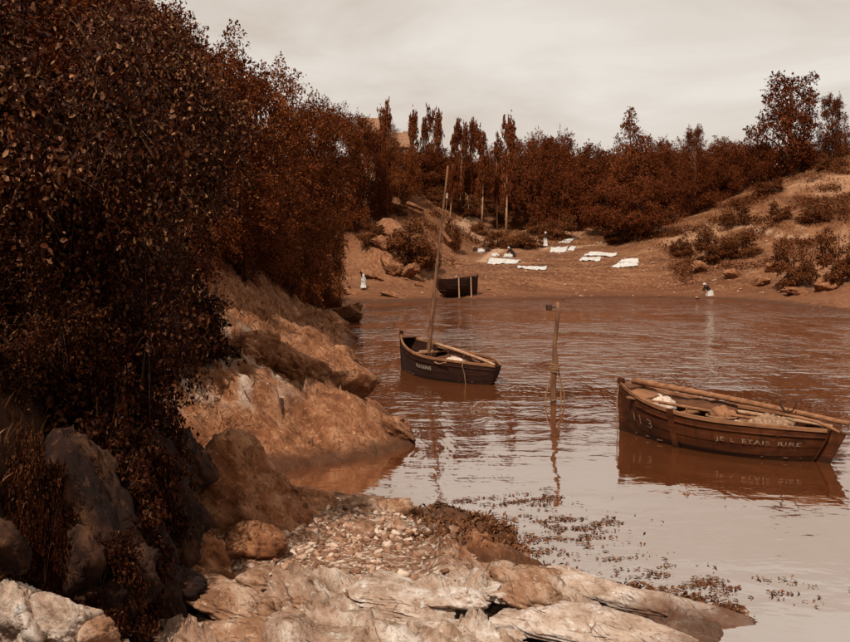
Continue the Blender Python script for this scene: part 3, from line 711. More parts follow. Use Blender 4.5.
# ------------------------------------------------------------------ foliage
def leaves_from(C, N, size, rng, aspect=0.5, jit=0.35, fine=False):
    """folded leaf-shaped faces (two triangles either side of the rib)"""
    n = len(C)
    Nn = N + rng.normal(scale=0.75, size=N.shape); Nn /= np.linalg.norm(Nn, axis=1)[:, None] + 1e-9
    T = rng.normal(size=(n, 3)); T -= (T * Nn).sum(1)[:, None] * Nn; T /= np.linalg.norm(T, axis=1)[:, None] + 1e-9
    B = np.cross(Nn, T)
    s = size * rng.uniform(1 - jit, 1 + jit, n)[:, None]
    a = C - T * s * 0.5; b = C + T * s * 0.5
    up = Nn * s * 0.10
    if fine:
        def sd(f, w): return C + T * s * f + up * abs(w) * 2, B * s * aspect * w
        c1, w1 = sd(-0.22, 0.42); c2, w2 = sd(0.18, 0.46)
        V = np.stack([a, c1 + w1, c2 + w2, b, c2 - w2, c1 - w1], 1).reshape(-1, 3)
        i = np.arange(n)[:, None] * 6
        Fq = np.concatenate([i, i + 1, i + 2, i + 3, i, i + 3, i + 4, i + 5], 1)
        return V, Fq.ravel(), np.full(n * 2, 4)
    l = C + B * s * aspect * 0.5 + up - T * s * 0.05; r = C - B * s * aspect * 0.5 + up - T * s * 0.05
    V = np.stack([a, l, b, r], 1).reshape(-1, 3)
    i = np.arange(n)[:, None] * 4
    Fq = np.concatenate([i, i + 1, i + 2, i, i + 2, i + 3], 1)
    return V, Fq.ravel(), np.full(n * 2, 3)

def crown_mesh(name, seed, nleaf, leaf, shape='broad', npuff=34, aspect=0.55, inner=0.25, spray=0.4, fine=False):
    """crown in a box of width 1 (x,y -0.5..0.5) and height 1 (z 0..1); leaf length is given for that box"""
    r = np.random.default_rng(seed)
    pf = []
    if shape == 'broad':
        while len(pf) < npuff:
            p = r.uniform(-1, 1, 3); q = np.linalg.norm(p)
            if q > 1 or q < 0.35: continue
            if p[2] < -0.6: continue
            pf.append((p * np.array([0.36, 0.36, 0.36]) + np.array([0, 0, 0.52]), r.uniform(0.10, 0.2)))
    elif shape == 'full':
        while len(pf) < npuff:
            p = r.uniform(-1, 1, 3); q = np.linalg.norm(p)
            if q > 1 or q < 0.45: continue
            pf.append((p * np.array([0.38, 0.38, 0.40]) + np.array([0, 0, 0.47]), r.uniform(0.055, 0.135)))
    elif shape == 'bush':
        while len(pf) < npuff:
            p = r.uniform(-1, 1, 3); q = np.linalg.norm(p)
            if q > 1 or p[2] < 0: continue
            pf.append((p * np.array([0.40, 0.40, 0.80]) + np.array([0, 0, 0.06]), r.uniform(0.07, 0.15)))
    elif shape == 'cone':
        for k in range(npuff):
            t = (k + 0.5) / npuff; w = 0.40 * (1 - t) ** 0.65 * (0.75 + 0.4 * r.random()); a = r.uniform(0, 6.28)
            pf.append((np.array([w * math.cos(a), w * math.sin(a), 0.06 + 0.86 * t]), 0.15 * (1 - t) + 0.055))
    elif shape == 'column':
        for k in range(npuff):
            t = (k + 0.5) / npuff; a = r.uniform(0, 6.28); w = 0.22 * r.random() + 0.08
            pf.append((np.array([w * math.cos(a), w * math.sin(a), 0.05 + 0.88 * t]), r.uniform(0.07, 0.16) * (1.35 if t > 0.78 else 1.0) * (0.6 if 0.6 < t < 0.75 else 1)))
    elif shape == 'open':
        for k in range(npuff):
            t = r.uniform(0.05, 0.95); w = (0.42 * math.sin(min(1, t * 1.25 + 0.12) * math.pi * 0.82) + 0.06) * r.uniform(0.35, 1.0); a = r.uniform(0, 6.28)
            pf.append((np.array([w * math.cos(a), w * math.sin(a), t]), r.uniform(0.055, 0.11)))
    w = np.array([q[1] ** 2 for q in pf]); w /= w.sum()
    pick = r.choice(len(pf), nleaf, p=w)
    PC = np.array([q[0] for q in pf])[pick]; PR = np.array([q[1] for q in pf])[pick]
    D = r.normal(size=(nleaf, 3)); D /= np.linalg.norm(D, axis=1)[:, None]
    rad = PR * (1 - inner * r.random(nleaf) ** 1.5 - 0.0) * (1 + 0.18 * r.normal(size=nleaf))
    C = PC + D * rad[:, None] * np.array([1, 1, 0.85])
    # part of the leaves sit on twigs that stand out of the clumps
    ns = max(8, nleaf // 45); sp_p = r.choice(len(pf), ns, p=w); sd_ = r.normal(size=(ns, 3))
    P0 = np.array([q[0] for q in pf])[sp_p]; R0 = np.array([q[1] for q in pf])[sp_p]
    sd_ = sd_ / np.linalg.norm(sd_, axis=1)[:, None] + 0.9 * (P0 - np.array([0, 0, 0.45])) / (np.linalg.norm(P0 - np.array([0, 0, 0.45]), axis=1)[:, None] + 0.05)
    sd_ /= np.linalg.norm(sd_, axis=1)[:, None]; ln = r.uniform(1.2, 2.1, ns)
    msk = r.random(nleaf) < spray; k = r.integers(0, ns, nleaf); tt = r.random(nleaf) ** 0.8
    L_ = (R0[k] * (0.5 + tt * (ln[k] - 0.5)))[:, None]
    Cs = P0[k] + sd_[k] * L_ + r.normal(size=(nleaf, 3)) * (R0[k] * 0.20 * (1.15 - tt))[:, None]
    Cs[:, 2] -= 0.10 * R0[k] * (tt * ln[k]) ** 2
    C = np.where(msk[:, None], Cs, C)
    ctr = np.array([0, 0, 0.45]); O = C - ctr; O /= np.linalg.norm(O, axis=1)[:, None] + 1e-9
    N = D * 0.7 + O * 0.4 + np.array([0, 0, 0.55])
    V, Fq, LT = leaves_from(C, N, leaf, r, aspect, 0.55 if fine else 0.4, fine)
    crown_mesh.sprays = [(P0[q], P0[q] + sd_[q] * R0[q] * ln[q] * 0.5 , P0[q] + sd_[q] * R0[q] * ln[q] - np.array([0, 0, 0.10 * R0[q] * ln[q] ** 2])) for q in range(min(ns, 420))]
    return mesh_np(name, V, Fq, LT), pf
def trunk_mesh(name, seed, pf, r0=0.035, top=0.8, below=0.5, lean=0.03, nl=9, twigs=None):
    """trunk from -below to top with limbs reaching into the crown's clumps"""
    r = np.random.default_rng(seed); mb = MB()
    pts = []; n = 8
    ph = r.uniform(0, 6.28)
    for i in range(n + 1):
        t = i / n; z = -below + (top + below) * t
        pts.append((lean * math.sin(2.2 * t + ph) * (t + 0.15), lean * math.cos(2.7 * t + ph) * t, z))
    mb.tube(pts, [r0 * (1.25 if i == 0 else 1) * (1 - 0.8 * i / n) + 0.004 for i in range(n + 1)], 8)
    for k in r.choice(len(pf), min(nl, len(pf)), replace=False):
        c, q = pf[k]; z0 = max(0.02, min(top * 0.85, c[2] - 0.25)); j = (z0 + below) / (top + below) * n; i = int(min(n - 1, max(0, j)))
        a = np.array(pts[i]) * (1 - (j - i)) + np.array(pts[i + 1]) * (j - i)
        m = (a + c) / 2 + r.normal(scale=0.02, size=3) + np.array([0, 0, 0.02])
        mb.tube([a, m, c], [r0 * 0.42, r0 * 0.28, r0 * 0.1], 5, False)
    for a, m, c in (twigs or []): mb.tube([a, m, c], [0.0032, 0.0024, 0.001], 3, False)
    return mb.mesh(name, True)

CROWN = {}
def reg(kind, k, seed, nleaf, leaf, shape, mat, npuff=34, aspect=0.55, inner=0.3, **tk):
    for i in range(k):
        me, pf = crown_mesh('crown', seed + i, nleaf, leaf, shape, npuff, aspect, inner, 0.45, 'near' in kind); me.materials.append(M[mat])
        tm = trunk_mesh('trunk', seed + i, pf, twigs=crown_mesh.sprays if 'near' in kind else None, **tk); tm.materials.append(M['bark'])
        CROWN.setdefault(kind, []).append((me, tm))
reg('near', 2, 900, 58000, 0.0145, 'full', 'leaf_near', 70, 0.5, 0.6, r0=0.02, below=0.4, top=0.5)
reg('bank', 3, 920, 30000, 0.0175, 'full', 'leaf_bank', 64, 0.6, 0.5, r0=0.03, below=0.4)
reg('bankbush', 3, 940, 14000, 0.026, 'bush', 'leaf_bank', 30, 0.6, 0.4, r0=0.03, below=0.3)
reg('neardark', 1, 905, 46000, 0.015, 'full', 'leaf_shaded', 70, 0.5, 0.6, r0=0.02, below=0.4, top=0.5)
reg('nearbush', 2, 945, 17000, 0.031, 'bush', 'leaf_shaded', 34, 0.5, 0.4, r0=0.02, below=0.3)
reg('broad', 3, 960, 19000, 0.0215, 'full', 'leaf_far', 60, 0.65, 0.45, r0=0.03, below=0.4)
reg('wood', 3, 965, 17000, 0.0225, 'bush', 'leaf_far', 54, 0.65, 0.4, r0=0.03, below=0.3)
reg('cone', 2, 970, 9000, 0.032, 'cone', 'leaf_far', 40, 0.65, 0.35, r0=0.035)
reg('column', 6, 975, 4200, 0.07, 'column', 'leaf_far', 24, 0.5, 0.3, r0=0.05)
reg('open', 3, 985, 17000, 0.024, 'open', 'leaf_far', 130, 0.65, 0.5, r0=0.032, nl=26)
reg('hillbush', 3, 990, 9000, 0.036, 'bush', 'leaf_hill', 26, 0.6, 0.4, r0=0.03, below=0.3)

_pale_trunk = {}
def plant(kind, name, label, cat, col, top, bot, Y, wpx, group=None, k=None, pale=False, trunk='trunk'):
    """crown between two photo rows at distance Y, trunk down to the ground there"""
    me, tm = CROWN[kind][random.randrange(len(CROWN[kind])) if k is None else k]
    x, _, zt = PX(col, top, Y); zb = PX(col, bot, Y)[2]
    g = gz(x, Y)
    w = wpx * Y / F
    if kind in ('bank', 'near', 'neardark', 'wood') and zb > g - 0.1: zb = max(g - 0.1, zt - 1.25 * w)
    if kind == 'nearbush': zb = min(zb, g - 0.05)
    if kind in ('bank', 'near', 'neardark') and zb > g + 0.6:
        zs_ = zb + 0.25 * (zt - zb)
        plant('bankbush' if kind == 'bank' else 'nearbush', 'shrub', 'low shrub in the undergrowth below the left bank trees', 'shrub', col, HZ - F * (zs_ - CAMH) / Y, HZ - F * (g - 0.1 - CAMH) / Y, Y + random.uniform(-0.2, 0.2), wpx * 0.6, 'undergrowth shrubs on the left bank', trunk='stem')
    h = max(zt - zb, 0.3) * (1.09 if kind in ('bank', 'broad', 'wood', 'near', 'neardark') else 1.04)
    t = thing(name, label, cat, (x, Y, g), random.uniform(0, 6.28), group)
    c = add('crown', me, None, t, (0, 0, zb - g), None, (w, w, h))
    if pale:
        if tm.name not in _pale_trunk:
            q = tm.copy(); q.materials.clear(); q.materials.append(M['bark_pale']); _pale_trunk[tm.name] = q
        tm = _pale_trunk[tm.name]
    # trunk mesh runs from -0.5 (or -0.3) up; stretch so that its foot stands in the ground
    below = 0.3 if ('bush' in kind or kind == 'wood') else (0.4 if kind in ('bank', 'broad', 'near', 'neardark') else 0.5)
    hh = (zb - g) + 0.25
    if hh > 0.2:
        sz = max(h, hh / below) if False else h
        tr = add(trunk, tm, None, t, (0, 0, zb - g), None, (w * 0.8, w * 0.8, h))
        if (zb - g) > below * h:      # longer bole than the mesh has: add its own bole
            mb = MB(); mb.tube([(0, 0, -0.3), (0.03, 0.02, (zb - g) * 0.5), (0, 0, zb - g)], [w * 0.04 + 0.06, w * 0.03 + 0.05, w * 0.026 + 0.035], 8)
            tm2 = mb.mesh('bole', True); tm2.materials.append(M['bark_pale'] if pale else M['bark']); add('bole', tm2, None, t)
    else:
        add(trunk, tm, None, t, (0, 0, zb - g), None, (w * 0.8, w * 0.8, h))
    return t

def build_left_bank():
    G = 'trees overhanging the left bank'
    near = [('big leafy tree whose sunlit leaves fill the upper left corner', 40, -70, 260, 8.2, 330),
            ('leafy tree against the sky right of the upper left corner tree', 150, -5, 260, 15.0, 210),
            ('very dark tree in deep shade above the dark cliff', 80, 190, 440, 8.3, 250),
            ('dark leafy tree hanging over the cliff beside the lichened rock', 138, 200, 432, 9.9, 120),
            ('shaded tree at the left edge just above the pale rocks', 10, 230, 430, 7.3, 170),
            ('leafy tree half out of sight at the left edge', -30, 60, 330, 9.5, 240)]
    for i, (lb, c, t, b, Y, w) in enumerate(near):
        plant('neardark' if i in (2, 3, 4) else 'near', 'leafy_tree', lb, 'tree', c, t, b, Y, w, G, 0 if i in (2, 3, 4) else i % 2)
    mid = [('tall rounded tree on the left bank skyline nearest the near leaves', 218, 42, 200, 30, 150), ('second rounded tree down the left bank skyline', 262, 70, 220, 37, 130),
           ('third rounded tree down the left bank skyline', 300, 88, 225, 45, 110), ('fourth rounded tree down the left bank skyline', 322, 98, 225, 56, 95),
           ('last broad tree of the left bank skyline before the houses', 350, 107, 225, 92, 66), ('dark tree overhanging the water farthest along the left bank', 318, 205, 306, 50, 62),
           ('dark tree overhanging the rocks mid way along the left bank', 292, 196, 300, 40, 95), ('dark tree standing behind the grassy knoll on the left bank', 245, 170, 280, 30, 110),
           ('shaded tree between the near dark tree and the grassy knoll', 185, 150, 290, 22, 130), ('tree under the left bank skyline with branches to the field', 369, 116, 232, 98, 48),
           ('dense tree in front of the slate roofed house', 384, 123, 215, 100, 36), ('low tree in front of the small house roof', 402, 143, 205, 110, 44)]
    for (lb, c, t, b, Y, w) in mid:
        plant('bank', 'bank_tree', lb, 'tree', c, t, b, Y, w, G)
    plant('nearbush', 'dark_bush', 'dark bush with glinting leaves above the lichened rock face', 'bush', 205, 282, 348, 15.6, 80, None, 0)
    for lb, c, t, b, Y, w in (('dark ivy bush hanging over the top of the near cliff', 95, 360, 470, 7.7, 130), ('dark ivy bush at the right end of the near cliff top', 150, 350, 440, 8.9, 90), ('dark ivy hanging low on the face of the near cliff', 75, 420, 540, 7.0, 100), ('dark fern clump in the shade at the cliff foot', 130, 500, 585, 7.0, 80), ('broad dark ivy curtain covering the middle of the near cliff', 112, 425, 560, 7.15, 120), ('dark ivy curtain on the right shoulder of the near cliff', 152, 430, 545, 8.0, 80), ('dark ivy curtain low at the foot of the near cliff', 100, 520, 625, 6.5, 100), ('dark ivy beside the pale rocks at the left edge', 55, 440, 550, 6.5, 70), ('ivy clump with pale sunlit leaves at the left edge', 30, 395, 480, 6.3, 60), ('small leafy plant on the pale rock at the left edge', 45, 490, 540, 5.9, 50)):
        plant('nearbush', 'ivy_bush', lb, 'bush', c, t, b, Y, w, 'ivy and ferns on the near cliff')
    plant('bankbush', 'bank_bush', 'low dark bush at the foot of the left bank trees by the water', 'bush', 318, 270, 314, 52, 50, None, 0)
    # the rest of the dense wood covering the bank
    lab = 'dark tree in the dense wood covering the left bank'
    n = 0; tries = 0
    while n < 100 and tries < 6000:
        tries += 1
        Y = random.uniform(13, 92); dl = random.uniform(1.2, 15) if Y > 24 else random.uniform(3.0, 12)
        x = float(np.interp(Y, BANK_Y, BANK_X)) - dl
        col = CX + F * x / Y
        if col < -60: continue
        g = gz(x, Y); h = random.uniform(4.2, 6.8) * (0.7 if dl < 3 else 1.0)
        lim = np.interp(col, [-60, 200, 230, 262, 300, 332, 362, 385, 400], [-90, 30, 50, 72, 90, 101, 109, 116, 132])
        if HZ - F * (g + h - CAMH) / Y < lim: h = CAMH + (HZ - lim) * Y / F - g
        if h < 2.2 or col > 384: continue
        if Y < 84 and col + 2.6 * F / Y > 344 and HZ - F * (g - CAMH) / Y > 222: continue
        top = HZ - F * (g + h - CAMH) / Y; bot = HZ - F * (g - 0.25 - CAMH) / Y
        plant('bank', 'bank_tree', lab, 'tree', col, top, bot, Y, random.uniform(4.2, 6.0) * F / Y, 'trees of the dense wood on the left bank')
        n += 1
    lab = 'low shrub in the undergrowth below the left bank trees'
    for i in range(46):
        Y = random.uniform(12.5, 84); dl = random.uniform(0.9, 6) if Y > 28 else random.uniform(2.0, 6.5)
        x = float(np.interp(Y, BANK_Y, BANK_X)) - dl; col = CX + F * x / Y
        if col < -40 or col > 372 or (col + 1.6 * F / Y > 344 and Y < 84): continue
        g = gz(x, Y); h = random.uniform(1.1, 2.2)
        plant('bankbush', 'shrub', lab, 'shrub', col, HZ - F * (g + h - CAMH) / Y, HZ - F * (g - 0.15 - CAMH) / Y, Y, random.uniform(1.8, 3.2) * F / Y, 'undergrowth shrubs on the left bank', trunk='stem')
build_left_bank()

def build_far_wood():
    G = 'tufted lopped trees along the far skyline'
    cols = [('leaning lopped tree with shaggy stem left of the small roof', 388, 111, 160, 98, 17), ('shaggy lopped tree just right of the small roof', 413, 119, 170, 118, 18), ('lopped tree second right of the small roof, beside its twin', 423, 120, 172, 120, 14), ('lopped tree third right of the small roof with a rounded tuft', 433, 121, 172, 119, 15),
            ('lopped tree with the palest long stem, behind the tall mast', 450, 128, 172, 114, 18), ('thin lopped tree right of the tall mast', 468, 127, 172, 118, 15), ('lopped tree in the middle of the skyline with bare gap beside it', 482, 136, 175, 114, 17), ('tallest lopped tree of the skyline with drooping tuft and bare stem', 506, 125, 176, 114, 20), ('short lopped tree between the tallest one and its neighbour', 497, 144, 182, 118, 14), ('short shaggy lopped tree left of the thin one', 460, 134, 174, 118, 13)]
    for i, (lb, c, t, b, Y, w) in enumerate(cols):
        q = plant('column', 'lopped_tree', lb, 'tree', c, t, b + random.uniform(12, 28), Y, w * random.uniform(0.85, 1.2), G, i % 6, i > 0)
        q.rotation_euler = (random.uniform(-0.07, 0.07), random.uniform(-0.07, 0.07), q.rotation_euler.z)
    sp = [('cone', 'tall dark pointed tree rising above the far wood', 631, 107, 185, 118, 46), ('open', 'big open crowned tree on top of the right hill', 789, 78, 178, 122, 80), ('open', 'slender tree with small round head on a long pale stem', 695, 129, 172, 112, 28),
          ('open', 'tree cut by the right edge on the crest of the hill', 832, 98, 150, 124, 32), ('broad', 'rounded tree right of the tallest lopped tree on the skyline', 532, 134, 200, 133, 50), ('broad', 'broad domed tree in the middle of the far wood skyline', 556, 130, 205, 128, 52),
          ('broad', 'flat topped tree left of the tall pointed tree', 594, 144, 212, 122, 55), ('broad', 'rounded tree immediately right of the tall pointed tree', 657, 138, 205, 122, 50), ('broad', 'rounded tree between the slender tree and the hill crest tree', 722, 138, 200, 120, 52),
          ('broad', 'bushy tree at the foot of the hill crest tree', 758, 138, 190, 122, 42), ('broad', 'wide pale leafed tree in front of the far wood', 640, 178, 240, 104, 80), ('broad', 'low dark tree at the left end of the valley wood', 470, 160, 205, 134, 42),
          ('broad', 'dark tree over the valley floor below the domed tree', 560, 175, 226, 118, 55), ('broad', 'dark tree over the valley floor below the pointed tree', 605, 178, 236, 112, 55), ('broad', 'dark tree behind the sloping stone wall', 692, 168, 220, 112, 55), ('broad', 'dark tree below the lopped trees on the left of the valley', 428, 150, 190, 118, 40), ('broad', 'dark tree below the tallest lopped tree', 510, 165, 212, 132, 48)]
    for (kd, lb, c, t, b, Y, w) in sp:
        plant(kd, 'valley_tree', lb, 'tree', c, t, b, Y, w, 'trees around the head of the valley', None, kd == 'open' and c == 695)
    lab = 'dark tree in the dense wood closing the head of the valley'
    for i in range(84):
        c = 395 + (850 - 395) * ((i * 0.618) % 1.0); Y = random.uniform(128, 150) if i % 3 else random.uniform(116, 128)
        lim = np.interp(c, [380, 420, 450, 500, 530, 560, 600, 620, 660, 700, 760, 800, 850], [146, 142, 142, 148, 138, 132, 144, 150, 140, 146, 140, 142, 126])
        x = (c - CX) * Y / F; g = gz(x, Y)
        top = lim + random.uniform(-6, 16); zt = CAMH + (HZ - top) * Y / F
        if zt - g < 3: continue
        bot = HZ - F * (g - 0.3 - CAMH) / Y
        if c > 745 and Y < 128: continue
        if 436 < c < 545 and Y < 127: continue
        plant('wood', 'valley_tree', lab, 'tree', c, top, bot, Y, random.uniform(5.5, 8) * F / Y, 'trees of the dense wood at the head of the valley')
build_far_wood()

def build_bushes():
    B = [('round dark bush alone on the valley field', 479, 217, 236, 108, 17), ('tall dark bush beside the pale slabs behind the mast', 452, 209, 252, 97, 22), ('big dark bush left of the mast above the shore cliff', 410, 214, 266, 92, 60), ('dark bush close left of the mast by the cliff top', 430, 232, 272, 90, 24),
         ('long low bush at the edge of the valley path', 497, 232, 250, 104, 34), ('low bush right of the valley path behind the linen', 522, 230, 250, 104, 36), ('wide dark bush under the far trees behind the standing woman', 560, 212, 240, 110, 40), ('dark thicket below the sloping stone wall', 622, 222, 244, 104, 45),
         ('dark bush on the bank above the stooping woman', 715, 226, 262, 90, 48), ('dark bush leaning over the bank right of the stooping woman', 742, 224, 258, 91, 40), ('large dark bush overhanging the right shore', 793, 236, 290, 82, 50), ('dark bush cut by the right edge above the shore', 838, 225, 285, 80, 50), ('low bush at the upper end of the stone wall', 735, 198, 226, 100, 36), ('low gorse bush on the right hill under the crest tree', 770, 176, 196, 112, 34),
         ('low gorse bush on the open slope near the right edge', 812, 200, 224, 100, 36), ('small bush above the pale outcrop on the right hill', 780, 200, 222, 104, 26), ('low gorse bush high on the right hill by the edge', 828, 150, 172, 118, 30), ('scrubby bush at the left foot of the right hill', 682, 232, 258, 94, 26), ('scrub on the terraces below the small roof', 398, 196, 216, 112, 26), ('scrub under the left wood above the cliff', 372, 212, 244, 88, 32), ('small dark bush on the lip of the beach left of the linen', 540, 240, 249, 106, 18)]
    for (lb, c, t, b, Y, w) in B:
        q = sight(c, b - 2, 74, 150); Y = float(q[1])
        plant('hillbush', 'bush', lb, 'bush', c, t, b, Y, w, 'bushes on the slopes', trunk='stem')
build_bushes()
for i_ in range(16):
    c_ = 436 + i_ * 7.2 + random.uniform(-3, 3); r_ = 176 + 0.30 * (c_ - 436) + random.uniform(-4, 10)
    p_ = sight(c_, r_ + 22, 90, 150); h_ = random.uniform(1.2, 2.6)
    plant('hillbush', 'bush', 'dark scrub at the foot of the lopped trees', 'bush', c_, HZ - F * (p_[2] + h_ - CAMH) / p_[1], HZ - F * (p_[2] - 0.2 - CAMH) / p_[1], p_[1], random.uniform(20, 32), 'scrub at the foot of the lopped trees', trunk='stem')

# ------------------------------------------------------------------ boats
class Hull:
    """open clinker boat, bow towards +x, water level at z = 0"""
    def __init__(s, L, B, zb, zm, zs, draft=0.26, tw=0.62, rake=0.14, hmid=0.45, bluff=2.3):
        s.L, s.B, s.zb, s.zm, s.zs, s.dr, s.tw, s.rake, s.hm, s.bl = L, B, zb, zm, zs, draft, tw, rake, hmid, bluff
    def half(s, q):
        if q < s.hm: f = s.tw + (1 - s.tw) * (1 - (1 - q / s.hm) ** 2.2)
        else: f = max(0.0, 1 - ((q - s.hm) / (1 - s.hm)) ** s.bl)
        return s.B / 2 * f
    def sheer(s, q):
        return s.zm + (s.zb - s.zm) * max(0, (q - 0.32) / 0.68) ** 2.1 + (s.zs - s.zm) * max(0, (0.32 - q) / 0.32) ** 1.5
    def keel(s, q):
        return -s.dr + 0.10 * max(0, (0.25 - q) / 0.25) ** 2 + 0.16 * max(0, (q - 0.86) / 0.14) ** 2
    def pt(s, q, t, off=0.0, side=1):
        b = s.half(q); zk = s.keel(q); zg = s.sheer(q)
        v = min(1, max(0, (q - 0.55) / 0.45))
        p = 2.6 - 1.2 * v
        y = b * (1 - (1 - t) ** p) ** (0.75 + 0.35 * v) + (off if t > 0 else 0)
        z = zk + (zg - zk) * t ** 1.1
        x = s.L * (q - 0.5) + s.rake * t * q ** 5 + 0.42 * (1 - q) ** 7 * (1 - t) ** 1.4 - 0.10 * (1 - q) ** 7 * t
        return np.array([x, side * y, z])
def hull_boat(t, H, mat, n=6, seg=18, rail='wood_pale', thwarts=(0.2, 0.42, 0.66), inside='hull_inside'):
    qs = np.linspace(0, 1, seg + 1)
    for side in (1, -1):
        for k in range(n):
            t0, t1 = k / n, (k + 1) / n
            rows = []
            for (tt, o) in ((t0 - 0.010 if k else 0.0, 0.009 if k else 0.0), (t1, 0.003), (t1, -0.016), (t0, -0.004)):
                rows.append([H.pt(q, max(0, tt), o * min(1, (1 - q) * 14) if True else o, side) for q in qs])
            mb = MB(); rows.append(rows[0])
            mb.grid(rows if side < 0 else rows[::-1])
            mb.obj('plank', M[mat], t)
        # rail on top of the planking
        mb = MB(); rows = []
        for (dy, dz) in ((0.028, -0.035), (0.028, 0.022), (-0.035, 0.022), (-0.035, -0.035), (0.028, -0.035)):
            rows.append([H.pt(q, 1, dy * min(1, (1 - q) * 10 + 0.15), side) + np.array([0, 0, dz]) for q in qs])
        mb.grid(rows if side < 0 else rows[::-1]); mb.obj('gunwale', M[rail], t)
        # rubbing strake
        mb = MB(); mb.tube([H.pt(q, 0.86, 0.016 * min(1, (1 - q) * 14), side) for q in qs[:-3]], 0.017, 6); mb.obj('rubbing_strake', M[mat], t)
        for q in (0.12, 0.26, 0.4, 0.54, 0.68, 0.8):
            mb = MB(); rows = []
            for tt in np.linspace(0.1, 0.98, 7):
                a = H.pt(q, tt, -0.014, side); b = H.pt(q, tt, -0.05, side)
                w = np.array([0.02, 0, 0]); rows.append([a - w, a + w, b + w, b - w])
            mb.grid(rows, True); mb.obj('frame', M[inside], t)
    # transom
    T = [H.pt(0, tt, 0, 1) for tt in np.linspace(0, 1, 9)]
    P = T + [p * np.array([1, -1, 1]) for p in T[::-1][0:]]
    th = np.array([0.035, 0, 0]); nP = len(P)
    V = [p - th for p in P] + [p + th for p in P]
    me = mesh_py('transom', V, [tuple(range(nP))[::-1], tuple(range(nP, 2 * nP))] + [(i, (i + 1) % nP, nP + (i + 1) % nP, nP + i) for i in range(nP)])
    add('transom', me, M[mat], t)
    # stem and keel
    mb = MB(); rows = []
    for tt in np.linspace(0, 1.0, 8):
        a = H.pt(1, tt, 0, 1); a[1] = 0
        ex = 0.09 if tt >= 1 else 0
        rows.append([a + np.array([-0.09, 0.03, ex]), a + np.array([0.045, 0.022, ex]), a + np.array([0.045, -0.022, ex]), a + np.array([-0.09, -0.03, ex])])
    mb.grid(rows, True); e = len(mb.V); mb.F.append((e - 4, e - 3, e - 2, e - 1)); mb.obj('stem', M[mat], t)
    mb = MB(); mb.box((0, 0, -H.dr - 0.03), (H.L * 0.86, 0.06, 0.09)); mb.obj('keel', M[mat], t)
    # bottom boards, laid fore and aft just above the water level
    for k in range(7):
        yy = (k - 3) * 0.155; pts = [q for q in np.linspace(0.03, 0.93, 22) if abs(H.pt(q, 0.52)[1]) > abs(yy) + 0.06]
        if len(pts) < 2: continue
        x0, x1 = H.L * (pts[0] - 0.5), H.L * (pts[-1] - 0.5)
        mb = MB(); mb.box(((x0 + x1) / 2, yy, 0.055 + 0.004 * (k % 2)), (x1 - x0, 0.149, 0.022)); mb.obj('bottom_board', M[inside], t)
    for q in thwarts:
        z = H.sheer(q) - 0.15; w = H.half(q) * 0.965
        mb = MB(); mb.box((H.L * (q - 0.5), 0, z), (0.2, 2 * w, 0.032)); mb.obj('thwart', M['wood_pale' if rail == 'wood_pale' else 'wood_mid'], t, bevel=0.004)
    # bow knee
    q = 0.955; zz = H.sheer(q); a = H.pt(q - 0.05, 1, -0.02); b = H.pt(1, 1); V = [(a[0], a[1], zz), (a[0], -a[1], zz), (b[0], 0, H.sheer(1)), (a[0], a[1], zz - 0.03), (a[0], -a[1], zz - 0.03), (b[0], 0, H.sheer(1) - 0.03)]
    add('breasthook', mesh_py('breasthook', V, [(0, 1, 2), (5, 4, 3), (0, 3, 4, 1), (1, 4, 5, 2), (2, 5, 3, 0)]), M[inside], t)
def lettering(t, H, text, q0, q1, tt, height, side, mat, name, reverse=False):
    """raised paint strokes that follow the planking"""
    cu = bpy.data.curves.new('lettering', 'FONT'); cu.body = text; cu.size = 1.0; cu.space_character = 1.15; cu.resolution_u = 3
    o = bpy.data.objects.new('lettering', cu); COL.objects.link(o)
    dg = bpy.context.evaluated_depsgraph_get(); me = bpy.data.meshes.new_from_object(o.evaluated_get(dg))
    bpy.data.objects.remove(o); bpy.data.curves.remove(cu)
    V = np.array([v.co[:] for v in me.vertices]); w = V[:, 0].max()
    out = []
    for v in V:
        f = v[0] / w
        q = q0 + (q1 - q0) * f
        zt = H.pt(q, tt)[2] + v[1] * height
        lo, hi = 0.0, 1.0
        for _ in range(24):
            m = (lo + hi) / 2
            if H.pt(q, m)[2] < zt: lo = m
            else: hi = m
        out.append(H.pt(q, lo, 0.038, side))
    for i, p in enumerate(out): me.vertices[i].co = p
    me.update(); me.materials.clear()
    return add(name, me, M[mat], t)

def boat_xf(bow, stern):
    c = (bow + stern) / 2; d = bow - stern
    return (c[0], c[1], 0), math.atan2(d[1], d[0]), float(np.hypot(d[0], d[1]))

# boat with the mast
loc, rz, L = boat_xf(PW(404, 370.0), PW(494, 385.0))
HM = Hull(L * 1.03, 1.66, 1.08, 0.62, 0.52, 0.36, 0.10, 0.10)
mastboat = thing('moored_boat', 'black tarred open boat with a tall leaning mast, moored in mid water', 'boat', loc, rz, 'boats afloat in the creek')
hull_boat(mastboat, HM, 'hull_tar', 6, 18, 'wood_mid', (0.22, 0.45, 0.72))
lettering(mastboat, HM, 'EUGENIE', 0.57, 0.40, 0.685, 0.14, 1, 'paint_white', 'name_lettering')
def to_local(o, p):
    c, s_ = math.cos(o.rotation_euler.z), math.sin(o.rotation_euler.z); d = np.asarray(p, float) - np.array(o.location)
    return np.array([c * d[0] + s_ * d[1], -s_ * d[0] + c * d[1], d[2]])
def to_world(o, p):
    c, s_ = math.cos(o.rotation_euler.z), math.sin(o.rotation_euler.z)
    return np.array([c * p[0] - s_ * p[1], s_ * p[0] + c * p[1], p[2]]) + np.array(o.location)
mfoot = np.array([HM.L * 0.22, 0.0, 0.07]); wf = to_world(mastboat, mfoot)
mtop = to_local(mastboat, PX(448, 166, wf[1] - 0.1))
